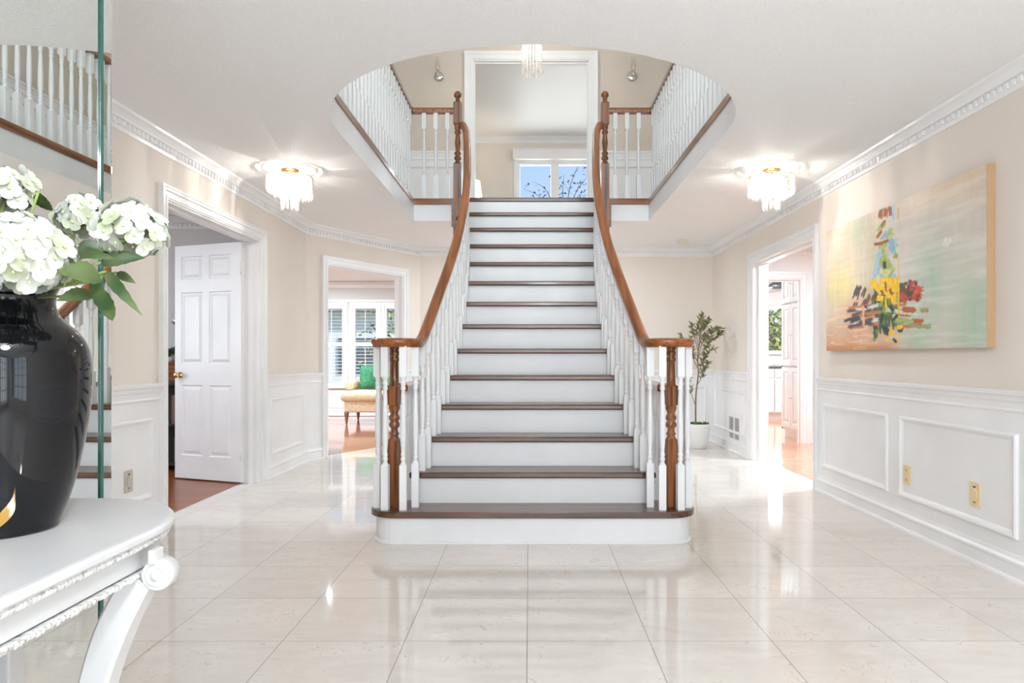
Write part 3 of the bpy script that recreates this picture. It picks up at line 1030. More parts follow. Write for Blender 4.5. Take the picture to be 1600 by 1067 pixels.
# ------------------------------------------------------------------ gallery railings
def gallery(sx, label):
    g = thing('gallery_railing', label, 'railing', (CX + sx * OW, OY0, UF))
    O = Vector((CX + sx * OW, OY0, UF))
    inset = .035
    def pt(w, y, z=0): return Vector((CX + sx * w, y, UF + z)) - O
    arc = []
    for k in range(1, 13):
        a = (pi / 2) * (1 - k / 12)
        arc.append(((OW + inset) * cos(a), OY0 - (OB + inset) * sin(a)))
    path = arc + [(OW + inset, y) for y in (4.6, 5.2, 5.8, 6.4, OYB + .035)]
    shoe = [(-.055, -.035), (-.055, -.002), (-.046, .008), (-.032, .012), (-.030, .030), (.030, .030), (.032, .012), (.045, .008), (.045, -.035)]
    if sx > 0: shoe = [(-a, b) for a, b in shoe]
    mb = MB(); mb.sweep([pt(w, y) for w, y in path], shoe, smooth=False)
    mb.build('shoe_rail', M_SHOE, g)
    mb = MB()
    x0, x1 = sorted((CX + sx * (LN + .03) - O.x, CX + sx * (OW + .06) - O.x))
    mb.box(x0, x1, OYB - .02 - O.y, OYB + .075 - O.y, -.037, .004); mb.box(x0, x1, OYB + .005 - O.y, OYB + .065 - O.y, .004, .028)
    mb.build('shoe_rail', M_SHOEX, g, bevel=.004)
    # short drop board beside the newel
    mb = MB()
    x0, x1 = sorted((CX + sx * (LN + .03) - O.x, CX + sx * (LN + .075) - O.x))
    mb.box(x0, x1, OYB - .02 - O.y, OYB + .02 - O.y, -.26, -.037)
    mb.build('drop_board', M_SHOEX, g)
    rail = [(-.03, -.05), (-.032, -.018), (-.022, 0), (.022, 0), (.032, -.018), (.03, -.05)]
    mb = MB(); mb.sweep([pt(w, y, .935) for w, y in path], rail, smooth=False); mb.build('handrail', M_SHOE, g)
    mb = MB()
    x0, x1 = CX + sx * (LN + .038) - O.x, CX + sx * (OW + inset) - O.x
    mb.sweep([(x0, OYB + .035 - O.y, .935), (x1, OYB + .035 - O.y, .935)], rail, smooth=False)
    mb.build('handrail', M_RAIL, g)
    # balusters
    y = OYB - .085
    while y > OY0:
        q = pt(OW + inset, y, .028); put_baluster(g, q.x, q.y, q.z, .86); y -= .112
    for k in range(1, 15):
        a = (pi / 2) * k / 16
        q = pt((OW + inset) * cos(a), OY0 - (OB + inset) * sin(a), .028)
        put_baluster(g, q.x, q.y, q.z, .86, -sx * a)
    for k in range(3):
        w = .84 + k * .117
        q = pt(w, OYB + .035, .026); put_baluster(g, q.x, q.y, q.z, .86)
    return g


gallery(-1, 'oak and white balustrade along the left side of the upper gallery')
gallery(1, 'oak and white balustrade along the right side of the upper gallery')

# low guards under the flight
for sx, lb in ((-1, 'low oak topped guard rail behind the staircase on its left side'), (1, 'low oak topped guard rail behind the staircase on its right side')):
    g = thing('guard_railing', lb, 'railing', (CX + sx * .80, 4.22, 0))
    mb = MB(); mb.sweep([(0, 0, .90), (0, 3.6, .90)], [(-.03, -.05), (-.032, -.018), (-.022, 0), (.022, 0), (.032, -.018), (.03, -.05)], smooth=False)
    mb.build('handrail', M_SHOE, g)
    mb = MB(); mb.box(-.03, .03, -.03, 3.62, 0, .03); mb.build('shoe_rail', M_STAIRWHITE, g)
    for k in range(28):
        put_baluster(g, 0, .06 + k * .127, .028, .825)

# ------------------------------------------------------------------ mirror
mb = MB(); mb.box(MX - .012, MX, -1.5, 1.838, 0.0, CEIL - .002, 0)
tag(mb.build('wall_mirror', [M_MIRROR]), 'tall frameless mirror covering the wall behind the console table', 'mirror')
mb = MB()
z0, z1 = 0.0, CEIL - .002
prof = [(MX - .012, 1.8395), (MX + .004, 1.8395), (MX + .0075, 1.846), (MX + .0075, 1.880), (MX + .004, 1.889), (MX - .012, 1.889)]
for i in range(len(prof)):
    a, b = prof[i], prof[(i + 1) % len(prof)]
    mb.add([(a[0], a[1], z0), (b[0], b[1], z0), (b[0], b[1], z1), (a[0], a[1], z1)], [(0, 1, 2, 3)], 1 if i in (0, 1) else 0)
mb.add([(p[0], p[1], z1) for p in prof], [tuple(range(6))], 1); mb.add([(p[0], p[1], z0) for p in prof], [tuple(range(6))], 1)
tag(mb.build('mirror_strip', [M_MIRROR, M_GREENEDGE]), 'narrow mirror strip with green glass edge, right of the tall mirror', 'mirror')

# ------------------------------------------------------------------ left door leaf
hx, hy = LX - .135, 5.745
ex, ey = -3.105, 6.00
ang = atan2(ey - hy, ex - hx)
door = struct(thing('door_1', 'white six panel door standing open into the study', 'door', (hx, hy, 0)))
del door['label']; del door['category']
dv = Vector((cos(ang), sin(ang))); dn = Vector((dv.y, -dv.x))
if dn.y > 0: dn = -dn
FD = Frame((0, 0), dv, dn)
W = .725
pan = []
for a, b in ((.105, .345), (.415, .655)):
    for c, e in ((.21, .82), (1.0, 1.62), (1.73, 1.93)):
        pan.append((a, b, c, e))
mb = MB(); mb.panelled(FD, .0, W, .012, 2.025, pan, .018, 0, .010, .013)
mb.panelled(FD, .0, W, .012, 2.025, pan, -.018, 0, -.010, .013)
for a, b in ((0, W),):
    mb.add([FD(a, .018, .012), FD(a, -.018, .012), FD(a, -.018, 2.025), FD(a, .018, 2.025)], [(0, 1, 2, 3)])
    mb.add([FD(b, .018, .012), FD(b, -.018, .012), FD(b, -.018, 2.025), FD(b, .018, 2.025)], [(0, 1, 2, 3)])
    for z in (.012, 2.025):
        mb.add([FD(a, .018, z), FD(b, .018, z), FD(b, -.018, z), FD(a, -.018, z)], [(0, 1, 2, 3)])
mb.build('door_leaf', M_WHITE, door)
for sd in (1, -1):
    mb = MB(); c = FD(W - .065, sd * .018, .905)
    R = []
    for r, d in ((.027, 0), (.028, .006), (.011, .010), (.010, .028), (.020, .034), (.027, .046), (.024, .058), (.012, .064), (.001, .065)):
        R.append([FD(W - .065 + r * cos(2 * pi * k / 16), sd * (.018 + d), .905 + r * sin(2 * pi * k / 16)) for k in range(16)])
    mb.rings(R, 0, True); mb.build('door_knob', M_BRASS, door)
for z in (.25, 1.80):
    mb = MB(); mb.box(-.012, .004, .006, .026, z - .045, z + .045, F=FD)
    mb.lathe([(.007, -.05), (.007, .05)], (FD(-.006, .026, 0)[0], FD(-.006, .026, 0)[1], z), 10)
    mb.build('hinge', mat('painted_hinge', (.8, .8, .79), .35), door)

# ------------------------------------------------------------------ ceiling lights
def prism_mesh(L, w=.010):
    mb = MB()
    def tri(z, s): return [(s * w * cos(a), s * w * sin(a), z) for a in (pi / 2, pi / 2 + 2 * pi / 3, pi / 2 + 4 * pi / 3)]
    mb.rings([tri(0, .5), tri(-.008, 1), tri(-L + .022, 1), tri(-L, .08)], 0, False)
    return mb


def ceiling_fixture(label, x, y, z):
    t = thing('ceiling_light', label, 'ceiling light', (x, y, z), 0, 'crystal ceiling lights in the hall')
    mb = MB(); mb.lathe([(.0, 0), (.066, 0), (.066, -.006), (.058, -.012), (.0, -.014)], seg=28); mb.build('canopy', M_BRASS, t)
    mb = MB(); mb.lathe([(.008, -.012), (.008, -.20), (.016, -.21), (.012, -.225), (.001, -.235)], seg=10)
    for r, zz in ((.155, -.052), (.105, -.058), (.055, -.10)):
        ring = []
        for k in range(33):
            a = 2 * pi * k / 32; ring.append((r * cos(a), r * sin(a), zz))
        mb.tube(ring, .0035, 6)
        for k in range(4):
            a = pi / 4 + k * pi / 2; mb.tube([(0, 0, zz), (r * cos(a), r * sin(a), zz)], .003, 6)
    mb.build('frame', M_BRASS, t)
    for k in range(3):
        a = k * 2 * pi / 3 + .4
        b = MB(); b.lathe([(.002, .02), (.008, .012), (.012, 0), (.008, -.018), (.002, -.026)], (.05 * cos(a), .05 * sin(a), -.12), 12); b.build('bulb', M_BULB, t)
    proto = {}
    for r, n, zt, L in ((.155, 34, -.052, .115), (.105, 22, -.058, .165), (.055, 12, -.10, .205)):
        for k in range(n):
            a = 2 * pi * k / n
            Lk = L
            if r > .15:   # stepped outer curtain
                Lk = L + .045 * (.5 + .5 * cos(a - 1.0))
            Lk = round(Lk / .01) * .01
            loc = (r * cos(a), r * sin(a), zt)
            if Lk in proto:
                part_copy(proto[Lk], loc, a, t)
            else:
                o = prism_mesh(Lk).build('crystal_prism', M_CRYSTAL, t); o.location = loc; o.rotation_euler = (0, 0, a); proto[Lk] = o
    point_light('ceiling_light_lamp', (x, y, z - .13), 74, (1, .93, .84), .012)
    return t


FX = ceiling_fixture('lit crystal ceiling light on the left side of the hall', -1.737, 4.97, CEIL)
r = dup(FX, (1.757, 4.97, CEIL), 0.6, 'lit crystal ceiling light on the right side of the hall')
point_light('ceiling_light_lamp', (1.757, 4.97, CEIL - .13), 74, (1, .93, .84), .012)

t = thing('chandelier', 'clear glass rod chandelier hanging over the stairs in front of the upper doorway', 'chandelier', (.028, 7.5, UC))
mb = MB(); mb.lathe([(0, 0), (.07, 0), (.07, -.012), (.0, -.02)], seg=24); mb.build('canopy', M_NICKEL, t)
mb = MB(); mb.lathe([(.006, -.015), (.006, -.33)], seg=8); mb.lathe([(.1, -.33), (.104, -.335), (.104, -.36), (.1, -.365)], seg=24); mb.build('frame', M_NICKEL, t)
pr_ = None
for r_, n, L in ((.102, 18, .50), (.06, 10, .53)):
    pr_ = None
    for k in range(n):
        a = 2 * pi * k / n
        if pr_ is None:
            mb = MB(); mb.lathe([(.009, 0), (.009, -L), (.011, -L - .012), (.004, -L - .03)], seg=8)
            mb.tube([(0, 0, -L - .01), (.012, 0, -L - .026), (.024, 0, -L - .02), (.026, 0, -L - .006)], .0035, 6)
            pr_ = mb.build('glass_rod', M_CRYSTAL, t); pr_.location = (r_ * cos(a), r_ * sin(a), -.34); pr_.rotation_euler = (0, 0, a)
        else:
            part_copy(pr_, (r_ * cos(a), r_ * sin(a), -.34), a, t)
mb = MB(); mb.lathe([(.002, .02), (.012, 0), (.002, -.03)], (0, 0, -.45), 12); mb.build('bulb', M_BULB, t)
point_light('chandelier_lamp', (.028, 7.5, UC - .45), 30, (1, .92, .82), .02)

# wall sconces upstairs
for x, lb in ((-1.098, 'nickel wall sconce with clear glass chimney left of the upper doorway'), (1.245, 'nickel wall sconce with clear glass chimney right of the upper doorway')):
    t = thing('wall_sconce', lb, 'wall light', (x, UBY, 4.46), 0, 'sconces on the upper hall wall')
    mb = MB(); mb.lathe([(.0, 0), (.062, 0), (.06, -.01), (.036, -.024), (.0, -.026)], seg=24, axis='y'); mb.build('backplate', M_NICKEL, t)
    mb = MB(); mb.tube(catmull([(0, -.02, 0), (0, -.06, -.03), (0, -.10, -.02), (0, -.105, .03)], 5), .006, 8)
    mb.lathe([(.008, .03), (.024, .035), (.024, .045), (.01, .05)], (0, -.105, 0), 14); mb.build('arm', M_NICKEL, t)
    mb = MB(); mb.lathe([(.026, .05), (.034, .08), (.034, .11), (.026, .16), (.024, .19)], (0, -.105, 0), 18, caps=False); mb.build('glass_chimney', M_CRYSTAL, t)

# smoke detector
t = thing('smoke_detector', 'small round cream smoke detector on the ceiling near the rear right corner', 'smoke detector', (1.79, 7.98, CEIL))
mb = MB(); mb.lathe([(0, 0), (.062, 0), (.064, -.015), (.055, -.030)], seg=28); mb.build('housing', mat('cream_plastic', (.72, .66, .56), .4), t)
mb = MB(); mb.lathe([(.055, -.030), (.040, -.036), (0, -.038)], seg=28); mb.build('cover', mat('cream_plastic_light', (.78, .73, .64), .4), t)

# ------------------------------------------------------------------ wall fittings
M_IVORY = mat('ivory_plate', s2l((228, 205, 160)), .35)
M_GREIGE = mat('grey_beige_plate', s2l((190, 182, 172)), .35)
M_DARK = mat('dark_slot', (.02, .018, .015), .5)


def outlet(label, F, s, z, style, m, w=.075, h=.118):
    p = F(s, .008, z)
    rz = atan2(F.a.y, F.a.x)
    t = thing('wall_outlet', label, 'outlet', p, 0)
    G_ = Frame((0, 0), F.a[:2], F.n[:2])
    mb = MB(); mb.box(-w / 2, w / 2, 0, .006, -h / 2, h / 2, F=G_); mb.build('cover_plate', m, t, bevel=.002)
    if style == 'duplex':
        for zz in (-.028, .028):
            mb = MB()
            mb.rings([[G_(.015 * cos(a) * 1.0, d, zz + .014 * sin(a)) for a in [2 * pi * k / 16 for k in range(16)]] for d in (.006, .009)], 0, False)
            mb.box(-.008, -.005, .009, .0095, zz - .004, zz + .007, 1, F=G_); mb.box(.005, .008, .009, .0095, zz - .004, zz + .007, 1, F=G_)
            mb.box(-.002, .002, .009, .0095, zz - .011, zz - .007, 1, F=G_)
            mb.build('socket', [m, M_DARK], t)
    else:
        mb = MB()
        mb.rings([[G_(.023 * cos(a), d, .032 * sin(a)) for a in [2 * pi * k / 24 for k in range(24)]] for d in (.006, .010)], 0, False)
        mb.build('flap', m, t)
        mb = MB(); mb.box(-.009, .009, .006, .0075, .037, .044, 0, F=G_); mb.box(-.009, .009, .006, .0075, -.040, -.036, 0, F=G_)
        mb.build('slot', M_DARK, t)
    for zz in (-.051, .051) if style != 'duplex' else (0,):
        mb = MB(); mb.rings([[G_(.0028 * cos(2 * pi * k / 8), d, zz + .0028 * sin(2 * pi * k / 8)) for k in range(8)] for d in (.006, .0075)], 0, False)
        mb.build('screw', M_CHROME, t)
    return t


outlet('ivory duplex outlet on the right wainscot, inside the left edge of the larger panel', FRt, 4.14, .348, 'duplex', M_IVORY)
outlet('ivory vacuum inlet plate with oval flap on the right wainscot, nearer the camera', FRt, 3.51, .355, 'vac', M_IVORY, .082, .128)
outlet('grey beige outlet plate with oval flap on the left wainscot above the console table', FLt, 3.86, .36, 'vac', M_GREIGE, .08, .125)
# light switch plate? none seen. floor register in the rear right wainscot
t = thing('air_vent', 'white wall register with two louvred grilles low beside the potted olive tree', 'vent', FRt(7.62, .008, .27))
G_ = Frame((0, 0), FRt.a[:2], FRt.n[:2])
mb = MB()
for a, b, c, e in ((-.25, -.19, -.165, .165), (.19, .25, -.165, .165), (-.19, .19, -.165, -.12), (-.19, .19, .12, .165), (-.012, .012, -.12, .12)):
    mb.box(a, b, 0, .012, c, e, F=G_)
mb.build('frame', M_WHITE, t)
for s0, s1 in ((-.19, -.012), (.012, .19)):
    mb = MB(); mb.box(s0, s1, -.004, .002, -.12, .12, 1, F=G_)
    k = -.114
    while k < .115:
        mb.box(s0, s1, .002, .008, k, k + .004, 0, F=G_); k += .017
    mb.build('grille', [M_WHITE, mat('vent_shadow_grey', (.17, .17, .17), .7)], t)

# ------------------------------------------------------------------ painting
CW0, CW1, CZ0, CZ1, CD = 3.372, 5.190, 1.108, 2.012, 2.252


def cuv(px, py):
    z = CD * FPX / (px - 827.0)
    return (CW1 - z) / (CW1 - CW0), (EYE + (558 - py) * z / FPX - CZ0) / (CZ1 - CZ0)


NX_, NY_ = 400, 200
rng = random.Random(5)
img = [[None] * NX_ for _ in range(NY_)]


def lerp3(a, b, t): return tuple(a[i] + (b[i] - a[i]) * t for i in range(3))


def vnoise(x, y, seed=0):
    xi, yi = floor(x), floor(y); fx, fy = x - xi, y - yi
    fx = fx * fx * (3 - 2 * fx); fy = fy * fy * (3 - 2 * fy)
    def hsh(a, b):
        n_ = (a * 374761393 + b * 668265263 + seed * 974634777) & 0xffffffff
        n_ = ((n_ ^ (n_ >> 13)) * 1274126177) & 0xffffffff
        return ((n_ ^ (n_ >> 16)) & 0xffff) / 65535
    return (hsh(xi, yi) * (1 - fx) + hsh(xi + 1, yi) * fx) * (1 - fy) + (hsh(xi, yi + 1) * (1 - fx) + hsh(xi + 1, yi + 1) * fx) * fy


def blob(u, v, cu, cv, ru, rv):
    return exp(-((u - cu) / ru) ** 2 - ((v - cv) / rv) ** 2)


for j in range(NY_):
    for i in range(NX_):
        u, v = i / (NX_ - 1), j / (NY_ - 1)
        c = (214, 204, 192)
        s_h = vnoise(u * 7, v * 46, 1) * .6 + vnoise(u * 16, v * 110, 2) * .4    # horizontal streaks
        s_v = vnoise(u * 60, v * 6, 3) * .6 + vnoise(u * 140, v * 14, 4) * .4     # vertical streaks
        n0 = vnoise(u * 9, v * 7, 5)
        c = lerp3(c, (222, 205, 182), .7 * blob(u, v, .12, .9, .3, .35))
        c = lerp3(c, (222, 196, 164), .75 * blob(u, v, .85, 1.0, .35, .16) * (.5 + s_h))
        c = lerp3(c, (232, 214, 140), .85 * blob(u, v, .13, .52, .15, .17) * (.5 + .7 * s_v))
        c = lerp3(c, (216, 212, 208), .8 * blob(u, v, .62, .5, .25, .35))
        e = min(1, max(0, (.36 - v) * 4 + (s_h - .5) * 1.5)) * min(1, max(0, (.62 - u) * 3))
        c = lerp3(c, (214, 150, 104), .85 * e * (.55 + .5 * s_h))
        if v < .34 and u < .42 and s_h > .60: c = lerp3(c, (236, 214, 196), .6)
        c = lerp3(c, (180, 96, 50), .7 * max(0, (.07 - v) * 12) * (1 if u < .5 else max(0, 1 - (u - .5) * 5)))
        c = lerp3(c, (160, 192, 168), min(1, .8 * blob(u, v, .74, .42, .10, .30) * (.3 + .9 * s_v)))
        c = lerp3(c, (158, 194, 166), min(1, .9 * blob(u, v, .95, .08, .10, .36) * (.3 + .9 * s_v)))
        c = lerp3(c, (168, 196, 168), min(1, .9 * blob(u, v, .66, .04, .08, .20) * (.4 + .7 * s_v)))
        c = lerp3(c, (184, 202, 170), .7 * blob(u, v, .27, .88, .06, .10))
        c = lerp3(c, (222, 210, 190), .55 * (s_v > .62) * (v > .55) * (u < .42))
        c = lerp3(c, (218, 216, 212), .30 * (s_h > .62) * (u > .5))
        c = lerp3(c, (150, 130, 76), .6 * blob(u, v, .385, .30, .055, .17))
        c = lerp3(c, (196, 196, 160), .6 * blob(u, v, .385, .68, .04, .22))
        c = lerp3(c, (206, 150, 120), .5 * blob(u, v, .24, .30, .09, .10))
        c = lerp3(c, (214, 110, 84), .7 * blob(u, v, .53, .345, .045, .06))
        c = lerp3(c, (206, 160, 124), .6 * blob(u, v, .50, .16, .10, .06))
        d = 1 + (s_h - .5) * .07 + (s_v - .5) * .05 + (n0 - .5) * .05
        img[j][i] = tuple(min(255, q * d) for q in c)


def stroke(px, py, dx, dy, w, col, alpha=1.0, rag=.25):
    """painted stroke centred (px,py) in photo pixels running along (dx,dy), width w"""
    L = sqrt(dx * dx + dy * dy)
    n_ = max(int(L * 2.4), 4); m_ = max(int(w * 2.6), 3)
    sd = rng.randint(0, 999)
    for a in range(n_ + 1):
        for b in range(-m_, m_ + 1):
            t = a / n_ - .5; q = b / m_ * .5
            lim = 1 - rag * vnoise(q * 14, 0, sd) * 2
            if abs(t) * 2 > lim: continue
            if abs(q) * 2 > 1 - rag * vnoise(t * 9, 5, sd): continue
            x = px + dx * t - dy / max(L, 1e-6) * w * q; y = py + dy * t + dx / max(L, 1e-6) * w * q
            u, v = cuv(x, y)
            i, j = int(u * (NX_ - 1) + .5), int(v * (NY_ - 1) + .5)
            if 0 <= i < NX_ and 0 <= j < NY_:
                g_ = .72 + .56 * vnoise(q * 22, t * 5, sd + 7)
                img[j][i] = lerp3(img[j][i], tuple(min(255, k_ * (.5 + .5 * g_)) for k_ in col), alpha * min(1, max(.25, 1.15 * g_)))


def dabs(n, x0, x1, y0, y1, cols, lmin, lmax, w0, w1, ang0, ang1, alpha=.9):
    for _ in range(n):
        a = radians(rng.uniform(ang0, ang1)); L = rng.uniform(lmin, lmax)
        stroke(rng.uniform(x0, x1), rng.uniform(y0, y1), L * cos(a), L * sin(a), rng.uniform(w0, w1), rng.choice(cols), alpha)


# (coordinates follow the painted motif)
dabs(26, 1373, 1400, 350, 440, [(168, 194, 206), (150, 180, 200), (198, 204, 196), (160, 176, 112)], 8, 22, 4, 8, 100, 140, .8)
dabs(16, 1368, 1402, 365, 450, [(150, 168, 84), (176, 188, 120), (206, 190, 150)], 6, 14, 4, 7, 110, 150, .8)
for x, y, dx, dy, w in ((1376, 334, -2, 16, 7), (1384, 332, -2, 18, 7), (1391, 330, 1, 16, 5), (1380, 349, -7, 12, 4), (1374, 366, -9, 12, 4), (1382, 378, 14, -6, 4), (1372, 381, 14, -2, 5)):
    stroke(x, y, dx, dy, w, (150, 84, 40), .9)
stroke(1396, 332, 0, 28, 4, (160, 200, 222), .9); stroke(1394, 384, 3, 24, 10, (142, 182, 208), .9); stroke(1403, 333, 0, 20, 3, (214, 170, 120), .7)
stroke(1372, 405, -8, 34, 7, (152, 188, 212), .8); stroke(1366, 430, -6, 26, 6, (160, 190, 206), .7)
stroke(1384, 412, 14, 20, 18, (160, 178, 92), .9); stroke(1382, 424, 12, 10, 14, (200, 204, 150), .8)
stroke(1382, 414, 1, 14, 5, (50, 54, 34), .9); stroke(1404, 430, 0, 66, 2.5, (232, 196, 150), .8)
# dark green body
stroke(1384, 480, 8, 76, 38, (74, 96, 50), .85); stroke(1378, 495, 6, 60, 18, (48, 84, 56), .9); stroke(1370, 490, 2, 60, 5, (40, 48, 42), .9)
dabs(34, 1366, 1408, 455, 528, [(58, 96, 62), (120, 140, 70), (150, 160, 90), (44, 56, 46), (160, 110, 50), (84, 120, 78)], 8, 20, 4, 9, 60, 120, .85)
# slanting dark hatch on the left
dabs(22, 1332, 1364, 452, 480, [(96, 74, 70), (122, 84, 60), (70, 66, 76)], 12, 20, 2, 4, 105, 125, .8)
dabs(26, 1330, 1366, 478, 512, [(84, 76, 84), (214, 206, 204), (60, 56, 64), (190, 120, 80)], 14, 30, 3, 6, -20, 4, .75)
stroke(1349, 494, 1, 34, 4, (226, 176, 120), .9)
# brown and red strokes on the right
stroke(1430, 458, 26, 2, 24, (206, 84, 58), .6); stroke(1421, 458, 14, 4, 26, (96, 60, 50), .7); stroke(1410, 457, 14, 0, 30, (70, 100, 62), .8)
dabs(18, 1408, 1436, 440, 472, [(120, 60, 44), (190, 74, 54), (60, 72, 50)], 4, 12, 4, 9, 60, 110, .6)
dabs(22, 1404, 1446, 476, 512, [(170, 96, 56), (188, 118, 74), (150, 160, 110), (206, 214, 198)], 12, 30, 3, 7, -12, 12, .85)
stroke(1400, 486, 34, 6, 6, (196, 214, 190), .9); stroke(1412, 500, 34, 6, 6, (164, 180, 120), .9); stroke(1420, 484, 26, 2, 9, (168, 92, 50), .9)
# yellow blocks
for x, y, dx, dy, w in ((1366, 444, 4, 16, 11), (1384, 440, 20, 1, 14), (1398, 446, 2, 26, 12), (1376, 452, 6, 10, 12), (1384, 454, 18, 1, 12), (1375, 466, 12, 2, 9),
                        (1392, 462, 20, 2, 9), (1396, 470, 3, 10, 8), (1404, 462, 0, 70, 2.2), (1384, 474, 1, 18, 3), (1406, 511, 10, -2, 6), (1393, 519, 10, 2, 7), (1400, 532, 8, -6, 4), (1386, 530, 6, 6, 4)):
    stroke(x, y, dx, dy, w, (246, 196, 34), .95, .15)
for x, y, dx, dy, w in ((1384, 448, 2, 16, 3), (1392, 456, 5, 10, 4), (1378, 456, 4, 6, 4)):
    stroke(x, y, dx, dy, w, (150, 92, 34), .9)
stroke(1393, 482, 8, 12, 5, (50, 60, 50), .9); stroke(1399, 496, -8, 10, 4, (50, 56, 40), .9); stroke(1384, 514, 12, 6, 5, (44, 50, 52), .9); stroke(1398, 532, 6, 6, 4, (60, 60, 54), .9)
stroke(1479, 379, -8, 18, 12, (226, 222, 214), .7)

for _ in range(1):       # soften like wet paint
    src = [row[:] for row in img]
    for j in range(1, NY_ - 1):
        for i in range(1, NX_ - 1):
            img[j][i] = tuple((src[j][i][q] * 4 + src[j - 1][i][q] + src[j + 1][i][q] + src[j][i - 1][q] + src[j][i + 1][q]) / 8 for q in range(3))

t = thing('canvas_painting', 'large unframed abstract canvas with yellow and green bottle shape on the right wall', 'painting', (RX - .001, (CW0 + CW1) / 2, CZ0))
vs = []; fs = []; dd_ = CD - (RX - .001)
for j in range(NY_):
    for i in range(NX_):
        vs.append((dd_, CW1 - (CW1 - CW0) * i / (NX_ - 1) - (CW0 + CW1) / 2, (CZ1 - CZ0) * j / (NY_ - 1)))
for j in range(NY_ - 1):
    for i in range(NX_ - 1):
        k = j * NX_ + i; fs.append((k, k + 1, k + NX_ + 1, k + NX_))
me = bpy.data.meshes.new('canvas'); me.from_pydata(vs, [], fs)
ca = me.color_attributes.new('paint', 'FLOAT_COLOR', 'POINT')
buf = []
for j in range(NY_):
    for i in range(NX_):
        buf += list(s2l(img[j][i])) + [1.0]
ca.data.foreach_set('color', buf)
M_CANVAS = mat('painted_canvas', (1, 1, 1), .55)
_a = N(M_CANVAS, 'ShaderNodeVertexColor'); _a.layer_name = 'paint'
M_CANVAS.node_tree.links.new(_a.outputs['Color'], M_CANVAS.node_tree.nodes['Principled BSDF'].inputs['Base Color'])
me.materials.append(M_CANVAS)
o = bpy.data.objects.new('canvas', me); COL.objects.link(o); o.parent = t
mb = MB(); hw = (CW1 - CW0) / 2
mb.box(dd_ + .0006, 0, -hw, hw, 0, CZ1 - CZ0)
mb.build('stretcher_frame', mat('tan_canvas_edge', s2l((184, 150, 114)), .6), t)

# ------------------------------------------------------------------ console table
TZ = .76
TX1, TY1, TY0 = -.655, 1.466, .30


def table_outline(off=0.0, n=14):
    rx, ry = .25 - off, .27 - off
    pts = [(MX + .006, TY0 - 0), (MX + .006 + 0, TY1 - off)]
    out = [(MX + .004, TY0 + off), ]
    # near corner
    for k in range(n + 1):
        a = -pi / 2 + (pi / 2) * k / n
        out.append((TX1 - off - rx + rx * cos(a), TY0 + off + ry + ry * sin(a)))
    for k in range(n + 1):
        a = (pi / 2) * k / n
        out.append((TX1 - off - rx + rx * cos(a), TY1 - off - ry + ry * sin(a)))
    out.append((MX + .004, TY1 - off))
    return out


t = thing('console_table', 'pale grey painted console table with scroll legs against the mirror', 'table', (-.9, .9, 0))
TO = Vector((-.9, .9, 0))


def TB(mb, name, m, **kw):
    mb.v = [tuple(Vector(v) - TO) for v in mb.v]
    return mb.build(name, m, t, **kw)


def ring_at(off, z): return [(x, y, z) for x, y in table_outline(off)]


mb = MB()
mb.rings([ring_at(.006, TZ - .018), ring_at(.0, TZ - .013), ring_at(0, TZ - .006), ring_at(.004, TZ - .001), ring_at(.010, TZ)], 0, False)
TB(mb, 'table_top', M_TABLE)
mb = MB()      # carved edge
mb.rings([ring_at(.016, TZ - .032), ring_at(.009, TZ - .030), ring_at(.006, TZ - .024), ring_at(.010, TZ - .018)], 0, False)
# little gadroon beads along it
ol = table_outline(.009)
acc = 0
for i in range(1, len(ol) - 2):
    a = Vector(ol[i]); b = Vector(ol[i + 1]); L = (b - a).length; k = 0
    while acc < L:
        q = a.lerp(b, acc / L)
        tt = (b - a).normalized(); nn = Vector((tt.y, -tt.x))
        F = Frame(q, tt, nn)
        mb.rings([[F(-.003 + .002 * sgn, d, TZ - .025 + zz) for d, zz in ((0, .005), (.002, .003), (.003, 0), (.002, -.003), (0, -.005))] for sgn in (-1, 0, 1, 2)], 0, True)
        acc += .008
    acc -= L
TB(mb, 'carved_edge', M_TABLECARVE)
mb = MB()
mb.rings([ring_at(.030, TZ - .072), ring_at(.026, TZ - .070), ring_at(.026, TZ - .032)], 0, False)
TB(mb, 'apron', M_TABLE)
mb = MB()
mb.rings([ring_at(.028, TZ - .081), ring_at(.019, TZ - .080), ring_at(.017, TZ - .077), ring_at(.022, TZ - .074)], 0, False)
ol = table_outline(.019); acc = 0
for i in range(1, len(ol) - 2):
    a = Vector(ol[i]); b = Vector(ol[i + 1]); L = (b - a).length
    while acc < L:
        q = a.lerp(b, acc / L); tt = (b - a).normalized(); F = Frame(q, tt, (tt.y, -tt.x))
        zz = .0012 * sin(acc * 800 + i)
        mb.rings([[F(-.003 + .0025 * sgn, d, TZ - .078 + zz + z_) for d, z_ in ((0, .004), (.002, .002), (.0025, -.001), (.001, -.004), (-.003, -.005))] for sgn in (-1, 0, 1, 2)], 0, True)
        acc += .010
    acc -= L
TB(mb, 'carved_bead', M_TABLECARVE)


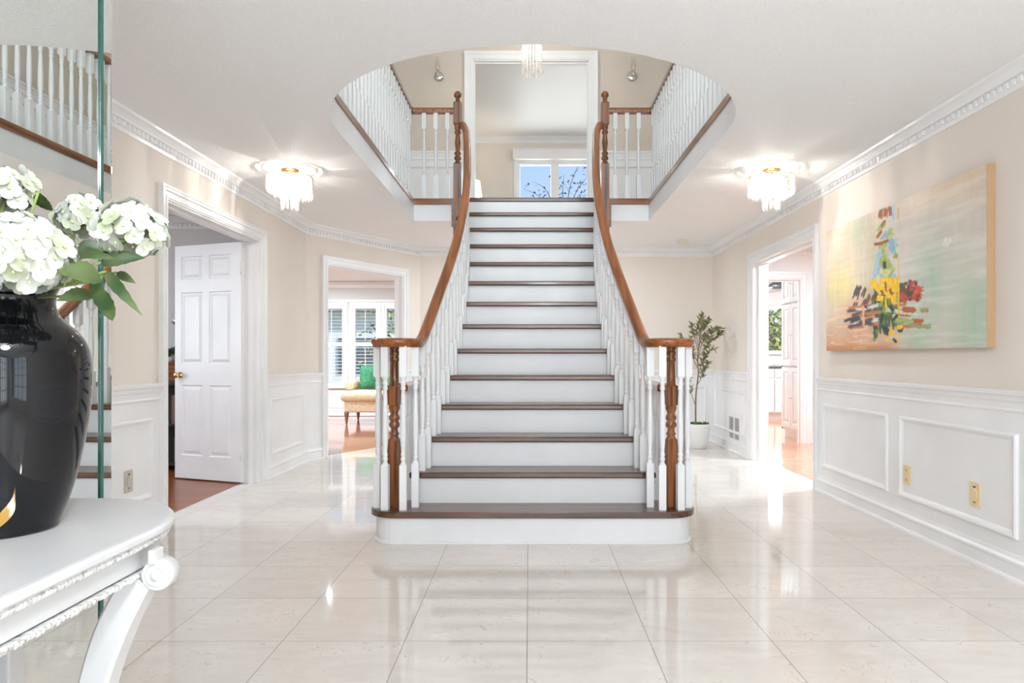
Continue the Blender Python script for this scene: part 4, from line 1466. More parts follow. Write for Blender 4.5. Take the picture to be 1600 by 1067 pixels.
def scroll_leg(yc, flip=1):
    c = [(-.674, .676), (-.700, .638), (-.730, .575), (-.753, .505), (-.768, .43), (-.772, .35), (-.758, .26), (-.735, .17), (-.705, .09), (-.690, .045), (-.680, .0)]
    w = [.022, .027, .028, .026, .024, .025, .023, .022, .022, .026, .032]
    pts = catmull([Vector((x, 0, z)) for x, z in c], 4)
    mb = MB(); R = []
    for i, p in enumerate(pts):
        f = i / (len(pts) - 1) * (len(w) - 1); k = min(int(f), len(w) - 2); ww = w[k] + (w[k + 1] - w[k]) * (f - k)
        tg = (pts[min(i + 1, len(pts) - 1)] - pts[max(i - 1, 0)]).normalized(); nn = Vector((tg.z, 0, -tg.x))
        R.append([(p.x + nn.x * ww * a, yc + b, p.z + nn.z * ww * a) for a, b in ((-1, -.018), (-.8, -.024), (.8, -.024), (1, -.018), (1, .018), (.8, .024), (-.8, .024), (-1, .018))])
    mb.rings(R, 0, False)
    TB(mb, 'leg', M_TABLE)
    # scroll: stacked discs facing along the table
    mb = MB(); cz = .683; cx_ = -.644
    mb.lathe([(.001, -.031), (.006, -.030), (.009, -.026), (.011, -.024), (.013, -.026), (.017, -.028), (.019, -.024), (.0205, -.024), (.024, -.026), (.0265, -.022), (.027, -.016), (.027, .006), (.024, .010), (.001, .010)], (cx_, yc, cz), 28, axis='y')
    TB(mb, 'leg_scroll', M_TABLE)
    mb = MB(); mb.box(-.655, -.643, yc - .03, yc - .0, TZ - .056, TZ - .032)
    TB(mb, 'leg_block', M_TABLE, bevel=.002)


scroll_leg(1.205); scroll_leg(.50)
for yy in (1.41, .38):
    mb = MB()
    mb.box(-1.105, -1.055, yy - .022, yy + .022, .0, TZ - .05)
    TB(mb, 'back_leg', M_TABLE, bevel=.004)

# ------------------------------------------------------------------ vase
VC = Vector((-.917, 1.19, TZ))
VP = [(0, .0005), (.074, .0005), (.083, .003), (.086, .012), (.0985, .045), (.110, .085), (.120, .132), (.128, .18), (.133, .225), (.1345, .262), (.1335, .290), (.1296, .314), (.122, .332), (.109, .349),
      (.094, .363), (.084, .376), (.079, .390), (.0785, .400), (.0800, .404), (.0785, .408), (.0810, .416), (.088, .430), (.097, .442), (.099, .447), (.095, .449), (.084, .436), (.072, .41), (.072, .385), (.09, .35), (.115, .28), (.10, .12), (0, .03)]
vase = thing('vase', 'large glossy black vase with a gold leaf motif on the console table', 'vase', VC)
mb = MB()
fine = [VP[0]] + [(p.x, p.y) for p in catmull([Vector((a, b)) for a, b in VP[1:-1]], 3)] + [VP[-1]]
mb.lathe(fine, (0, 0, 0), 64, caps=False); mb.build('vase_body', M_BLACKGLAZE, vase)


def vr(z):
    for (r0, z0), (r1, z1) in zip(VP[2:], VP[3:]):
        if z0 <= z <= z1: return r0 + (r1 - r0) * (z - z0) / (z1 - z0)
    return .1


mb = MB(); rows = []
for i in range(17):
    f = i / 16; z = .025 + .055 * f; ac = radians(-62) + f * radians(18) + .10 * sin(f * 3); w = .045 * sin(pi * min(1, f * 1.0 + .02)) * (1 - .35 * f)
    rows.append([((vr(z) + .0022) * cos(ac + w * q), (vr(z) + .0022) * sin(ac + w * q), z - .012 * q) for q in (-1, -.5, 0, .5, 1)])
mb.rings(rows, 0, True, False, False)
mb.build('gold_motif', noise_var(mat('gold_and_white_enamel', (.8, .6, .3), .25), (.40, .22, .04), (.60, .56, .44), (1, 1, .4), 70, 2, .45, .55), vase, recalc=False)

# ------------------------------------------------------------------ hydrangeas
M_PETAL = noise_var(mat('white_petal', (.8, .82, .76), .5, Subsurface_Weight=.0), (.38, .41, .26), (.56, .57, .51), (1, 1, 1), 22, 3, .36, .52)
M_FLOWERC = mat('floret_centre', (.62, .66, .32), .6)
M_LEAF = noise_var(mat('green_leaf', (.05, .14, .03), .42), (.022, .050, .014), (.075, .105, .032), (1, 1, 1), 14, 4, .38, .62)
M_STEM = mat('olive_stem', (.20, .26, .07), .6)
hr = random.Random(11)


def leaf_mb(mb, base, tip, width, bend=.12, up=Vector((.1, -.95, .30)), n=12, fold=.22, serr=True, m=0):
    base = Vector(base); tip = Vector(tip); d = tip - base; L = d.length; t_ = d.normalized()
    s_ = t_.cross(up).normalized(); u_ = s_.cross(t_).normalized()
    R = []
    for i in range(n + 1):
        f = i / n
        w = width * (sin(pi * f ** .8) ** .8) * (1 - .25 * f) if 0 < f < 1 else .0005
        if serr and 0 < f < 1: w *= 1 + .06 * (-1) ** i
        c = base + d * f + u_ * (bend * L * 4 * f * (1 - f))
        R.append([c - s_ * w + u_ * (w * fold), c - s_ * w * .5 + u_ * (w * fold * .35), c, c + s_ * w * .5 + u_ * (w * fold * .35), c + s_ * w + u_ * (w * fold)])
    mb.rings(R, m, True, False, False)


def floret(mb, c, nrm, r, spin):
    nrm = nrm.normalized(); a = nrm.orthogonal().normalized(); b = nrm.cross(a)
    for k in range(4):
        th = spin + k * pi / 2
        dr = a * cos(th) + b * sin(th); sd = nrm.cross(dr)
        rows = []
        cup = hr.uniform(-.05, .30)
        for f, w in ((.05, .10), (.30, .40), (.58, .56), (.82, .50), (1.0, .22)):
            p = c + dr * (r * f) + nrm * (r * (cup * f * f - .03))
            rows.append([p - sd * (r * w) + nrm * (r * .12 * w), p + nrm * (-.02 * r), p + sd * (r * w) + nrm * (r * .12 * w)])
        mb.rings(rows, 0, True, False, False)
    mb.lathe([(.001, -.002), (.0028, 0), (.001, .003)], tuple(c + nrm * .002), 5, 1)


def hydrangea(label, c, R, squash=.85, leaves=(), n=None, grp='white hydrangeas in the black vase'):
    c = Vector(c); mouth = VC + Vector((hr.uniform(-.03, .03), hr.uniform(-.03, .03), .40))
    t = thing('hydrangea', label, 'flower', mouth, 0, grp)
    mb = MB(); n = n or int(4 * R * R / (.016 ** 2) * .95)
    for i in range(n):
        ph = i * 2.399963; zz = 1 - 2 * (i + .5) / n * .90
        rr = sqrt(max(0, 1 - zz * zz)); d = Vector((rr * cos(ph), rr * sin(ph), zz * squash))
        jit = hr.uniform(.80, 1.06)
        nd = (d + Vector((hr.uniform(-.35, .35), hr.uniform(-.35, .35), hr.uniform(-.3, .35)))).normalized()
        floret(mb, c - mouth + d * R * jit, nd, hr.uniform(.015, .021), hr.uniform(0, pi))
    mb.build('flower_head', [M_PETAL, M_FLOWERC], t, recalc=False)
    mb = MB(); base = Vector((0, 0, -.20)); e = c - mouth - Vector((0, 0, R * .3))
    path = catmull([base, Vector((0, 0, 0)), e * .55 + Vector((0, 0, .01)), e], 6); mb.tube(path, .0035, 7)
    for i in range(18):
        a = hr.uniform(0, 2 * pi); q = Vector((cos(a), sin(a), hr.uniform(-.5, .5))).normalized() * R * .75
        mb.tube([e, e * 1 + q * .5 + Vector((0, 0, .01)), c - mouth + q], .0012, 4)
    mb.build('stem', M_STEM, t)
    for bb, tp, w, bd in leaves:
        mb = MB(); leaf_mb(mb, Vector(bb) - mouth, Vector(tp) - mouth, w, bd)
        mb.build('leaf', M_LEAF, t, recalc=False)
        mb = MB(); mb.tube([Vector(bb) - mouth, (Vector(bb) - mouth) * .4], .0022, 6); mb.build('leaf_stalk', M_STEM, t)
    return t


hydrangea('big white hydrangea head at the front of the bouquet over the vase rim', P(32, 398, 1.07), .072,
          leaves=[(P(158, 434, 1.12), P(88, 426, 1.06), .024, .10), (P(60, 300, 1.12), P(82, 330, 1.16), .014, .1),
                  (P(146, 460, 1.13), P(89, 470, 1.08), .0165, .06), (P(98, 418, 1.06), P(106, 432, 1.05), .008, .1)])
hydrangea('white hydrangea head highest in the bouquet at the left edge of the photo', P(8, 298, 1.20), .046,
          leaves=[(P(30, 325, 1.2), P(42, 305, 1.22), .016, .1)])
hydrangea('small white hydrangea head in the middle of the bouquet behind the green leaves', P(128, 342, 1.32), .046,
          leaves=[(P(105, 393, 1.15), P(182, 405, 1.13), .012, .06), (P(120, 385, 1.22), P(178, 396, 1.2), .017, .06)])
hydrangea('white hydrangea head reaching out to the right of the bouquet towards the door', P(208, 362, 1.20), .055, .95,
          leaves=[(P(158, 410, 1.18), P(227, 403, 1.16), .017, .06), (P(140, 440, 1.12), P(176, 501, 1.06), .0145, -.14),
                  (P(166, 424, 1.15), P(222, 493, 1.10), .011, .10), (P(182, 426, 1.20), P(212, 443, 1.20), .009, .08), (P(105, 405, 1.2), P(150, 392, 1.2), .018, .1)])
hydrangea('white hydrangea head low in the bouquet, leaning left out of the photo', P(-40, 350, 1.25), .06)

# ------------------------------------------------------------------ potted olive tree
orr = random.Random(3)
ot = thing('potted_olive_tree', 'slender artificial olive tree in a round white pot in the rear right corner', 'potted plant', (1.965, 7.98, 0))
mb = MB(); mb.lathe([(0, 0), (.085, 0), (.095, .008), (.118, .08), (.134, .17), (.139, .25), (.139, .285), (.132, .287), (.128, .27), (.0, .262)], seg=36)
mb.build('pot', mat('white_ceramic_pot', (.80, .80, .79), .35), ot)
mb = MB()
for i in range(420):
    a = orr.uniform(0, 2 * pi); r_ = .125 * sqrt(orr.random()); b = Vector((r_ * cos(a), r_ * sin(a), .27))
    tp = b + Vector((orr.uniform(-.018, .018), orr.uniform(-.018, .018), orr.uniform(.008, .04)))
    leaf_mb(mb, b, tp, .006, .1, Vector((orr.uniform(-1, 1), orr.uniform(-1, 1), .3)), 3, serr=False)
o = mb.build('moss', noise_var(mat('moss_green', (.06, .14, .03), .7), (.035, .09, .02), (.12, .20, .05), (1, 1, 1), 40), ot, recalc=False); o['kind'] = 'stuff'
tr = MB(); lf = MB()


def olive_branch(pts, r0, r1, dens=105):
    pts = catmull(pts, 6); n_ = len(pts)
    tr.tube(pts, [r0 + (r1 - r0) * i / (n_ - 1) for i in range(n_)], 7)
    L = sum((pts[i + 1] - pts[i]).length for i in range(n_ - 1))
    for k in range(int(L * dens)):
        f = orr.uniform(.28, 1.0) * (n_ - 1); i = min(int(f), n_ - 2); p_ = pts[i].lerp(pts[i + 1], f - i)
        tg = (pts[i + 1] - pts[i]).normalized()
        d_ = (tg * .55 + Vector((orr.uniform(-1, 1), orr.uniform(-1, 1), orr.uniform(-.35, .6)))).normalized()
        leaf_mb(lf, p_, p_ + d_ * orr.uniform(.045, .08), .0085, .06, Vector((orr.uniform(-.5, .5), -1, .4)), 4, serr=False)


def OP(px, py, dy=0):   # point on the tree from photo position, relative to the pot
    if px > 1105: dy -= .22 + (px - 1105) * .004
    z = 7.98 + dy
    v = P(min(px, 1126), py, z); return Vector((v.x - 1.965, dy, v.z))


trunk = [OP(1087, 660), OP(1087, 632), OP(1088, 610, -.02), OP(1091, 585, .02), OP(1090, 560), OP(1092, 540)]
tr.tube(catmull(trunk, 6), [.010 - .004 * i / 30 for i in range(31)], 8)
for br in ([OP(1086, 632), OP(1079, 612, -.03), OP(1075, 598, -.04), OP(1077, 590, -.05)],
           [OP(1090, 600), OP(1096, 590, .05), OP(1100, 575, .08), OP(1108, 565, .1)],
           [OP(1090, 590), OP(1096, 570, -.05), OP(1104, 552, -.09), OP(1116, 545, -.12)],
           [OP(1090, 575), OP(1083, 560, .05), OP(1080, 545, .08), OP(1078, 528, .1)],
           [OP(1091, 560), OP(1096, 540, .03), OP(1104, 524, .03), OP(1118, 512, .0), OP(1130, 518 - 1, 0)],
           [OP(1092, 545), OP(1098, 525, -.04), OP(1112, 532, -.06), OP(1126, 522, -.08)],
           [OP(1091, 550), OP(1086, 530, -.03), OP(1082, 515, -.05), OP(1080, 508, -.06)],
           [OP(1092, 540), OP(1094, 520, 0), OP(1096, 505, .02), OP(1098, 490, .02)],
           [OP(1092, 530), OP(1098, 515, .05), OP(1105, 505, .07), OP(1106, 498, .08)],
           [OP(1091, 540), OP(1088, 520, .05), OP(1092, 505, .06), OP(1094, 495, .06)],
           [OP(1093, 555), OP(1102, 545, -.03), OP(1110, 530, -.04), OP(1112, 515, -.04)],
           [OP(1090, 565), OP(1080, 548, -.05), OP(1070, 535, -.07), OP(1066, 525, -.08)]):
    olive_branch(br, .0045, .0018)
tr.build('trunk', noise_var(mat('olive_bark', (.2, .13, .09), .8), (.14, .09, .06), (.28, .19, .13), (1, 1, .3), 30), ot)
lf.build('foliage', noise_var(mat('olive_leaf', (.14, .16, .06), .5), (.10, .12, .045), (.26, .25, .11), (1, 1, 1), 14, 2, .4, .6), ot, recalc=False)

# ------------------------------------------------------------------ living room sofa
M_SOFA = noise_var(mat('beige_sofa_fabric', (.6, .5, .38), .85), s2l((196, 176, 146)), s2l((212, 194, 164)), (1, 1, 1), 30, bump=.1)


def soft_box(mb, x0, x1, y0, y1, z0, z1, puff=.02, n=8):
    """rounded, slightly puffed cushion"""
    nx, ny = n, n
    cx_, cy_, cz_ = (x0 + x1) / 2, (y0 + y1) / 2, (z0 + z1) / 2
    sx_, sy_, sz_ = (x1 - x0) / 2, (y1 - y0) / 2, (z1 - z0) / 2
    R = []
    m_ = 10
    for i in range(m_ + 1):
        f = -pi / 2 + pi * i / m_
        zz = abs(sin(f)) ** .7 * (1 if sin(f) > 0 else -1)
        inr = abs(cos(f)) ** .22 if abs(cos(f)) > 1e-6 else 0
        ring = []
        for k in range(28):
            a = 2 * pi * k / 28
            c_, s_ = cos(a), sin(a); e = .30
            px_ = abs(c_) ** e * (1 if c_ > 0 else -1); py_ = abs(s_) ** e * (1 if s_ > 0 else -1)
            ring.append((cx_ + sx_ * px_ * inr, cy_ + sy_ * py_ * inr, cz_ + sz_ * zz * (1 + puff)))
        R.append(ring)
    mb.rings(R, 0, True)


sofa = thing('sofa', 'beige roll arm sofa with turned wooden legs under the living room windows', 'sofa', (-2.0, 11.25, 0))
mb = MB(); mb.box(-.93, .93, -.42, .42, .185, .36); mb.build('base', M_SOFA, sofa, bevel=.02)
for x0, x1 in ((-1.0, -.34), (-.33, .33), (.34, 1.0)):
    mb = MB(); soft_box(mb, x0, x1, -.46, .25, .345, .52, .06); mb.build('seat_cushion', M_SOFA, sofa)
for s_ in (-1, 1):
    mb = MB(); mb.box(s_ * .93 - .055, s_ * .93 + .055, -.10, .42, .36, .60)
    mb.lathe([(.001, -.13), (.05, -.13), (.075, -.125), (.078, -.10), (.078, .40), (.06, .43), (.001, .43)], (s_ * .93, 0, .60), 20, axis='y')
    mb.build('arm', M_SOFA, sofa, bevel=.01)
mb = MB(); soft_box(mb, -.68, .90, .24, .44, .40, .80, .05); mb.build('backrest', M_SOFA, sofa)
M_SLEG = wood('walnut_leg', s2l((92, 56, 34)), s2l((140, 92, 60)), 'z')
lm = None
for x in (-.90, .90):
    for y in (-.38, .36):
        if lm is None:
            mb = MB(); mb.lathe([(.012, 0), (.016, .01), (.02, .05), (.030, .10), (.024, .115), (.038, .13), (.038, .145), (.028, .155), (.04, .165), (.04, .19)], seg=16)
            lm = mb.build('leg', M_SLEG, sofa); lm.location = (x, y, -.004)
        else: part_copy(lm, (x, y, -.004), 0, sofa)
M_GREENC = noise_var(mat('green_cushion_fabric', s2l((60, 130, 96)), .8), s2l((38, 108, 72)), s2l((70, 142, 104)), (1, 1, 1), 40, 4)


def throw_cushion(label, x, y, z, rz, tilt, s=.20):
    mb = MB(); R = []; n_ = 12
    front = [[None] * (n_ + 1) for _ in range(n_ + 1)]
    for sg in (-1, 1):
        g = []
        for i in range(n_ + 1):
            row = []
            for j in range(n_ + 1):
                u, v = i / n_ * 2 - 1, j / n_ * 2 - 1
                pin = 1 - .06 * (1 - u * u) * 1 if 0 else 1
                x_ = u * s * (1 - .05 * (1 - v * v)); z_ = v * s * (1 - .05 * (1 - u * u))
                th = .065 * ((1 - u ** 4) * (1 - v ** 4)) ** .5
                row.append((x_, sg * th, z_ + s))
            g.append(row)
        mb.rings(g, 0, True, False, False)
    o = mb.build('throw_cushion', M_GREENC)
    o.location = (x, y, z); o.rotation_euler = (tilt, 0, rz)
    return tag(o, label, 'cushion', 'green cushions on the sofa')


throw_cushion('green throw cushion standing at the left end of the sofa', -2.60, 11.35, .532, radians(18), radians(-14))
throw_cushion('green throw cushion on the sofa, partly behind the white stair balusters', -2.36, 11.17, .532, radians(-20), radians(-14))
throw_cushion('green throw cushion on the sofa glimpsed just behind the oak newel post', -2.08, 11.35, .532, radians(8), radians(-14))

# recessed lights in the living room
for i, (x, y) in enumerate(((-3.72, 11.0), (-2.97, 10.0), (-3.9, 8.6))):
    t = thing('recessed_light', ['recessed ceiling downlight nearest the living room windows', 'recessed ceiling downlight in the middle of the living room ceiling',
                                 'recessed ceiling downlight just inside the living room doorway'][i], 'ceiling light', (x, y, CEIL), 0, 'living room downlights')
    mb = MB(); mb.lathe([(.062, -.001), (.062, -.006), (.05, -.008), (.045, -.003)], seg=24, caps=False); mb.build('trim_ring', M_WHITE, t)
    mb = MB(); mb.lathe([(0, -.0025), (.046, -.0025)], seg=24, caps=False); mb.build('lens', M_DOWNL, t, recalc=False)
    a = area_light('recessed_light_lamp', (x, y, CEIL - .012), (0, 0, 0), .08, .08, 42, (.88, .95, 1))
for x, y, pw in ((-.6, 10.6, 60), (3.6, 6.4, 80), (3.0, 10.5, 50), (4.8, 9.8, 45)):
    area_light('room_fill_light', (x, y, CEIL - .02), (0, 0, 0), .5, .5, pw, (.84, .94, 1))  # added ceiling fill for the side rooms, no fixtures there
area_light('room_fill_light', (-4.0, 4.2, CEIL - .02), (0, 0, 0), .5, .5, 22, (.88, .95, 1))  # same kind of added fill, over the study
point_light('bedroom_fill_light', (2.2, 9.6, 4.2), 26, (1, .98, .96), .25)  # hidden fill added to even out the bedroom ceiling

# ------------------------------------------------------------------ study furniture glimpsed behind the door
t = thing('bookcase', 'black open bookcase seen through the gap beside the white study door', 'bookcase', (-3.62, 6.52, 0))
M_BLK = mat('black_stained_wood', (.03, .028, .03), .4)
mb = MB()
mb.box(-.45, -.42, -.16, .16, 0, .80); mb.box(.42, .45, -.16, .16, 0, .80); mb.box(-.46, .46, -.17, .17, .80, .83); mb.box(-.42, .42, .15, .16, .02, .80)
mb.build('case', M_BLK, t)
for z in (.06, .42):
    mb = MB(); mb.box(-.42, .42, -.15, .15, z, z + .02); mb.build('shelf', M_BLK, t)
bk = random.Random(8)
for row, z in enumerate((.08, .44)):
    x = .40; k = 0
    while x > .02 and k < 4:
        w = bk.uniform(.022, .045); h_ = bk.uniform(.22, .30); c_ = bk.choice([((.09, .10, .14), 'navy'), ((.35, .34, .33), 'grey'), ((.05, .05, .06), 'black'), ((.20, .12, .10), 'brown'), ((.55, .54, .5), 'cream')])
        mb = MB(); mb.box(-w / 2 + .001, w / 2 - .001, -.07, .07, 0, h_, 0); mb.box(-w / 2 + .003, w / 2 - .003, -.067, .0702, .002, h_ + .0002, 1)
        o = mb.build('book', [mat('book_cover', c_[0], .6), mat('book_pages', (.75, .72, .65), .8)])
        o.location = (-3.62 + x - w / 2, 6.50, z)
        tag(o, '%s book standing on the %s shelf of the black bookcase, %s' % (c_[1], ('lower', 'upper')[row], ('first from its right end', 'second from its right end', 'third from its right end', 'fourth from its right end')[k]), 'book',
            'books on the lower shelf' if row == 0 else 'books on the upper shelf')
        x -= w + .001; k += 1
t = thing('wooden_box', 'brown wooden box standing on top of the black bookcase behind the study door', 'box', (-3.42, 6.55, .83))
mb = MB(); mb.box(-.2, .2, -.10, .10, 0, .16); mb.build('box_body', M_SHOEX, t, bevel=.004)
mb = MB(); mb.box(-.205, .205, -.105, .105, .16, .185); mb.build('lid', M_SHOEX, t, bevel=.004)
t = thing('potted_plant', 'small leafy green plant in a pale pot on the brown box in the study', 'potted plant', (-3.42, 6.55, 1.015))
mb = MB(); mb.lathe([(0, 0), (.03, 0), (.04, .06), (.036, .06), (0, .05)], seg=18); mb.build('pot', mat('pale_pot', (.6, .58, .55), .5), t)
mb = MB()
for i in range(26):
    a = orr.uniform(0, 2 * pi); b = Vector((0, 0, .05)); tp = Vector((.08 * cos(a), .08 * sin(a), .05 + orr.uniform(0, .11)))
    leaf_mb(mb, b.lerp(tp, .3), tp, .018, .15, n=5, serr=False)
mb.build('foliage', M_LEAF, t, recalc=False)
t = thing('wall_hook', 'silver wall hook on the grey study wall beside the door edge', 'hook', (-3.47, 6.70, 1.41))
mb = MB(); mb.lathe([(0, 0), (.03, 0), (.028, -.008), (0, -.012)], seg=18, axis='y'); mb.build('backplate', M_CHROME, t)
mb = MB(); mb.tube(catmull([(0, -.01, 0), (0, -.05, -.01), (.02, -.07, .01), (.06, -.06, .02)], 4), .006, 8); mb.lathe([(.001, -.012), (.012, 0), (.001, .012)], (.06, -.06, .02), 10); mb.build('arm', M_CHROME, t)

# ------------------------------------------------------------------ kitchen glimpsed through the right doorway
M_CAB = mat('white_cabinet_paint', (.70, .70, .71), .4)
FP = Frame((0, 0), (0, 1), (-1, 0))
t = thing('pantry_cabinet', 'tall white pantry cabinet with arched panel doors beyond the right doorway', 'cabinet', (3.40, 8.53, 0))
mb = MB(); mb.box(0, .6, 0, .655, .1, 2.30); mb.box(.03, .6, 0, .655, 0, .1); mb.build('body', M_CAB, t)
mb = MB(); mb.box(0.004, .6, .656, .70, .1, 2.0); mb.build('shadow_gap_strip', mat('shadow_gap_black', (.03, .03, .03), .4), t)  # dark strip standing in for the shadow gap beside the pantry
for s0, s1 in ((.01, .322), (.332, .645)):
    for z0, z1 in ((.14, .93), (.95, 1.75), (1.77, 2.26)):
        mb = MB(); mb.panelled(FP, s0, s1, z0, z1, [(s0 + .06, s1 - .06, z0 + .06, z1 - .06)], .02, 0, .010, .014)
        mb.add([FP(s0, 0, z0), FP(s0, .02, z0), FP(s0, .02, z1), FP(s0, 0, z1)], [(0, 1, 2, 3)]); mb.add([FP(s1, 0, z0), FP(s1, .02, z0), FP(s1, .02, z1), FP(s1, 0, z1)], [(0, 1, 2, 3)])
        d = mb.build('door', M_CAB, t)
        k = MB(); q = FP(s1 - .03 if s0 < .2 else s0 + .03, .02, (z0 + z1) / 2)
        k.lathe([(.0, -.022), (.009, -.020), (.011, -.014), (.005, -.008), (.005, 0)], q, 12, axis='x'); k.build('knob', M_WHITE, d)
FK = Frame((0, 0), (1, 0), (0, -1))
for x0, lb in ((3.5, 'white base cabinet under the window, left one'), (4.22, 'white base cabinet with drawer directly below the kitchen window'), (4.94, 'white base cabinet furthest right under the kitchen window')):
    t = thing('base_cabinet', lb, 'cabinet', (x0, 12.38, 0), 0, 'base cabinets along the kitchen window wall')
    mb = MB(); mb.box(0, .72, -.58, 0, .1, .87); mb.box(.0, .72, -.52, 0, 0, .1); mb.build('body', M_CAB, t)
    FK = Frame((0, -.58), (1, 0), (0, -1))
    for s0, s1 in ((.01, .355), (.365, .71)):
        mb = MB(); mb.panelled(FK, s0, s1, .12, .70, [(s0 + .05, s1 - .05, .17, .65)], .02, 0, .01, .012); mb.box(s0, s1, 0, .018, .12, .1201, F=FK)
        mb.build('door', M_CAB, t)
    mb = MB(); mb.panelled(FK, .01, .71, .715, .855, [(.05, .67, .74, .83)], .02, 0, .008, .01); d = mb.build('drawer', M_CAB, t)
    mb = MB(); mb.tube([FK(.30, .035, .785), FK(.42, .035, .785)], .005, 6); mb.build('handle', M_CHROME, d)
mb = MB(); mb.box(3.48, 5.68, 11.77, 12.39, .871, .905)
tag(mb.build('kitchen_countertop', mat('dark_granite', (.07, .065, .06), .2), bevel=.004), 'dark stone countertop along the wall under the kitchen window', 'countertop')
mb = MB(); mb.box(3.48, 5.68, 12.375, 12.395, .906, 1.07)
tag(mb.build('backsplash', M_WHITE), 'white backsplash strip between the dark countertop and the kitchen window', 'backsplash')
mb = MB(); mb.lathe([(0, 0), (.035, 0), (.038, .01), (.036, .09), (.030, .10), (.012, .105), (.014, .12), (0, .125)], seg=20)
o = mb.build('canister', mat('white_canister', (.75, .74, .72), .3)); o.location = (4.38, 12.15, .906)
tag(o, 'small white lidded canister on the dark kitchen countertop', 'canister')
# arched valance over the kitchen window
mb = MB(); pts = [(4.15, 2.06), (6.05, 2.06)]
poly = [(4.15, 2.0), (4.15, 2.18)] + [(4.15 + 1.9 * k / 12, 2.18 + .12 * sin(pi * k / 12)) for k in range(1, 12)] + [(6.05, 2.18), (6.05, 2.0)] + [(6.05 - 1.9 * k / 12, 2.0 + .07 * sin(pi * k / 12)) for k in range(1, 12)]
n_ = len(poly)
mb.rings([[(x, 12.39, z) for x, z in poly], [(x, 12.25, z) for x, z in poly]], 0, False)
tag(mb.build('window_valance', M_CAB), 'pale arched valance board above the kitchen window', 'valance')
t = thing('pendant_light', 'dark metal pendant with wide slatted shade hanging in the kitchen', 'ceiling light', (4.10, 11.2, CEIL))
mb = MB(); mb.lathe([(0, 0), (.05, 0), (.05, -.015), (0, -.02)], seg=16); mb.build('canopy', M_BLK, t)
mb = MB(); mb.lathe([(.006, -.02), (.006, -.10)], seg=8); mb.build('rod', M_BLK, t)
mb = MB(); mb.lathe([(.03, -.10), (.12, -.13), (.22, -.22), (.215, -.222), (.115, -.14), (.03, -.11)], seg=28, caps=False); mb.build('lamp_shade', mat('dark_metal_shade', (.12, .12, .12), .35, .8), t)

# ------------------------------------------------------------------ bedroom lamp and table upstairs
t = thing('side_table', 'small white bedside table hidden behind the landing edge upstairs', 'table', (-1.0, 11.85, UF - .01))
mb = MB(); mb.box(-.22, .22, -.2, .2, .57, .60); mb.build('table_top', M_WHITE, t)
mb = MB(); mb.box(-.2, .2, -.18, .18, .42, .569); mb.build('drawer_case', M_WHITE, t)
l0 = None
for x in (-.18, .18):
    for y in (-.16, .16):
        mb = MB(); mb.box(x - .018, x + .018, y - .018, y + .018, 0, .419); mb.build('leg', M_WHITE, t)
t = thing('table_lamp', 'table lamp with lit white drum shade in the upstairs room left of its window', 'lamp', (-1.0, 11.85, UF + .591))
mb = MB(); mb.lathe([(0, 0), (.07, 0), (.07, .02), (.03, .04), (.05, .12), (.075, .24), (.06, .38), (.025, .46), (.012, .50), (.012, .66)], seg=24); mb.build('base', M_BRASS, t)
mb = MB(); mb.lathe([(.185, .64), (.150, .895)], seg=32, caps=False)
ms = mat('lamp_shade_linen', (.86, .82, .74), .8)
_b = ms.node_tree.nodes['Principled BSDF']; _b.inputs['Transmission Weight'].default_value = 0
mb.build('lamp_shade', emit('lit_linen_shade', (.95, .90, .80), .55), t, recalc=False)
point_light('table_lamp_bulb', (-1.0, 11.85, UF + .591 + .72), 9, (1, .84, .62), .04)

# ------------------------------------------------------------------ outside
mb = MB(); mb.flat([[(-60, 12.9), (60, 12.9), (60, 120), (-60, 120)]], -.5)
struct(mb.build('ground_outside', noise_var(mat('lawn', (.2, .3, .1), .9), (.26, .32, .18), (.42, .46, .30), (1, 1, 1), 3)))
er = random.Random(21)


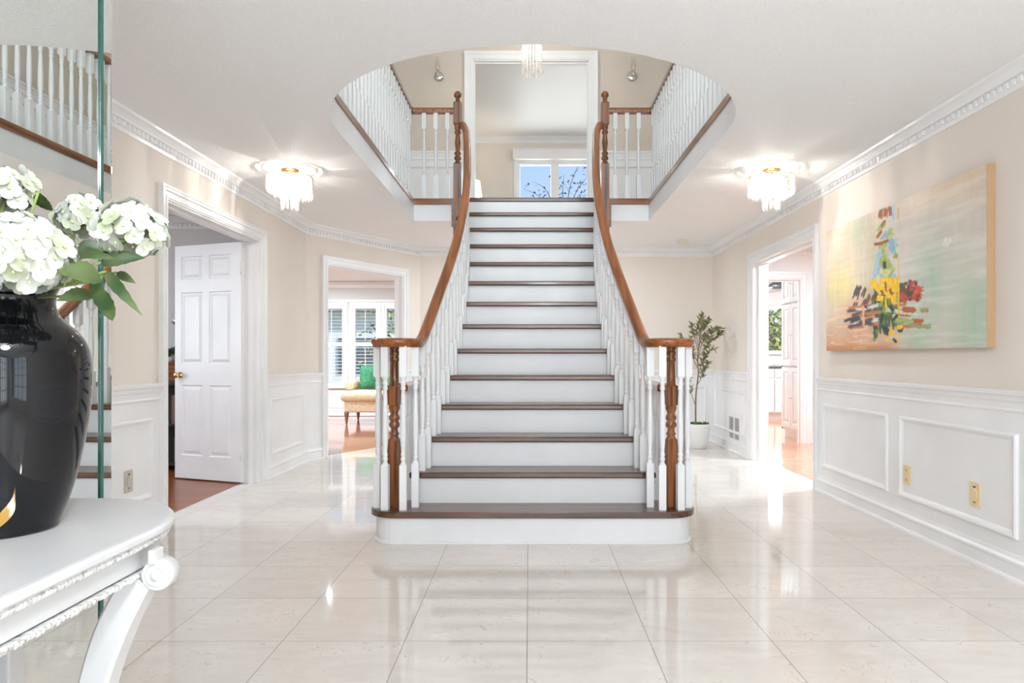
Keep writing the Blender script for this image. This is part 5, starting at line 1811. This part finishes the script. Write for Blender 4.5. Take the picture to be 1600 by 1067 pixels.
def tree(label, x, y, z, trunk_h, R, nleaf, col0, col1, leaf=.12, name='tree', spread=1.0, nb=9, cone=.2, th=1.0):
    t = thing(name, label, 'tree', (x, y, z))
    mb = MB(); lf = MB()
    mb.tube([(0, 0, 0), (.05, 0, trunk_h * .5), (0, 0, trunk_h)], [.16, .13, .10], 10)
    tips = []
    for k in range(nb):
        a = 2 * pi * k / nb + er.uniform(-.3, .3)
        e = Vector((cos(a) * R * spread * er.uniform(.6, 1), sin(a) * R * spread * er.uniform(.6, 1), trunk_h + R * er.uniform(.2, 1.4)))
        m_ = Vector((e.x * .4, e.y * .4, trunk_h + (e.z - trunk_h) * .3 + er.uniform(0, .3)))
        pth = catmull([Vector((0, 0, trunk_h * .8)), m_, e], 5); mb.tube(pth, [(.07 - .06 * i / (len(pth) - 1)) * th for i in range(len(pth))], 6)
        tips.append(pth)
        for q in range(3):
            i = er.randint(3, len(pth) - 2); e2 = pth[i] + Vector((er.uniform(-1, 1), er.uniform(-1, 1), er.uniform(-.2, 1))) * R * .4
            p2 = [pth[i], pth[i].lerp(e2, .5) + Vector((0, 0, .05)), e2]; mb.tube(p2, [.02 * th, .013 * th, .006 * th], 5); tips.append(p2)
    mb.build('trunk', mat('bark', (.12, .09, .07), .9), t)
    for k in range(nleaf):
        pth = er.choice(tips); p_ = Vector(pth[-1]).lerp(Vector(pth[len(pth) // 2]), er.random() ** 1.3) + Vector((er.gauss(0, 1), er.gauss(0, 1), er.gauss(0, 1))) * R * cone
        d_ = Vector((er.uniform(-1, 1), er.uniform(-1, 1), er.uniform(-1, .4))).normalized()
        leaf_mb(lf, p_, p_ + d_ * leaf, leaf * .3, .1, Vector((er.uniform(-1, 1), er.uniform(-1, 1), .5)), 2, serr=False)
    lf.build('foliage', noise_var(mat('tree_leaf', col0, .6), col0, col1, (1, 1, 1), 2), t, recalc=False)
    return t


tree('green and yellow leaved tree outside the kitchen window', 6.1, 15.6, -.5, 1.1, 1.5, 2600, (.16, .24, .05), (.50, .50, .14), .15, nb=10)
tree('sparse tree with small reddish leaves against the sky outside the upstairs window', .80, 17.0, -.5, 4.9, 1.05, 260, (.10, .04, .035), (.18, .08, .06), .10, spread=1.2, nb=11, cone=.14, th=.25)
tree('green tree outside the living room window behind the newel post', -3.3, 18.0, -.5, 1.2, 1.3, 700, (.14, .22, .06), (.36, .42, .16), .15, nb=9)
tree('green shrub outside the living room window behind the cushions', -3.7, 15.5, -.5, .3, .6, 450, (.10, .20, .05), (.24, .36, .12), .10, 'shrub', nb=8)
hs = thing('neighbouring_house', 'pale neighbouring house seen faintly through the louvred shutters', 'house', (-7.0, 23, -.5))
mb = MB(); mb.box(-5, 5, 0, 6, 0, 3.2); mb.build('walls', mat('pale_siding', (.86, .85, .82), .8), hs)
mb = MB(); mb.add([(-5.5, -.5, 3.1), (5.5, -.5, 3.1), (5.5, 6.5, 3.1), (-5.5, 6.5, 3.1), (-3, 3, 5.2), (3, 3, 5.2)], [(0, 1, 5, 4), (2, 3, 4, 5), (1, 2, 5), (3, 0, 4), (0, 3, 2, 1)])
mb.build('roof', mat('grey_shingle', (.30, .28, .27), .9), hs)
mb = MB(); mb.box(-4.2, -1.2, -.05, -.01, 0, 2.2); mb.build('garage_door', mat('garage_white', (.8, .8, .8), .6), hs)
for x in (.6, 3.0):
    mb = MB(); mb.box(x, x + 1.2, -.05, -.01, 1.0, 2.2); mb.build('window', mat('dark_pane', (.12, .14, .16), .1), hs)
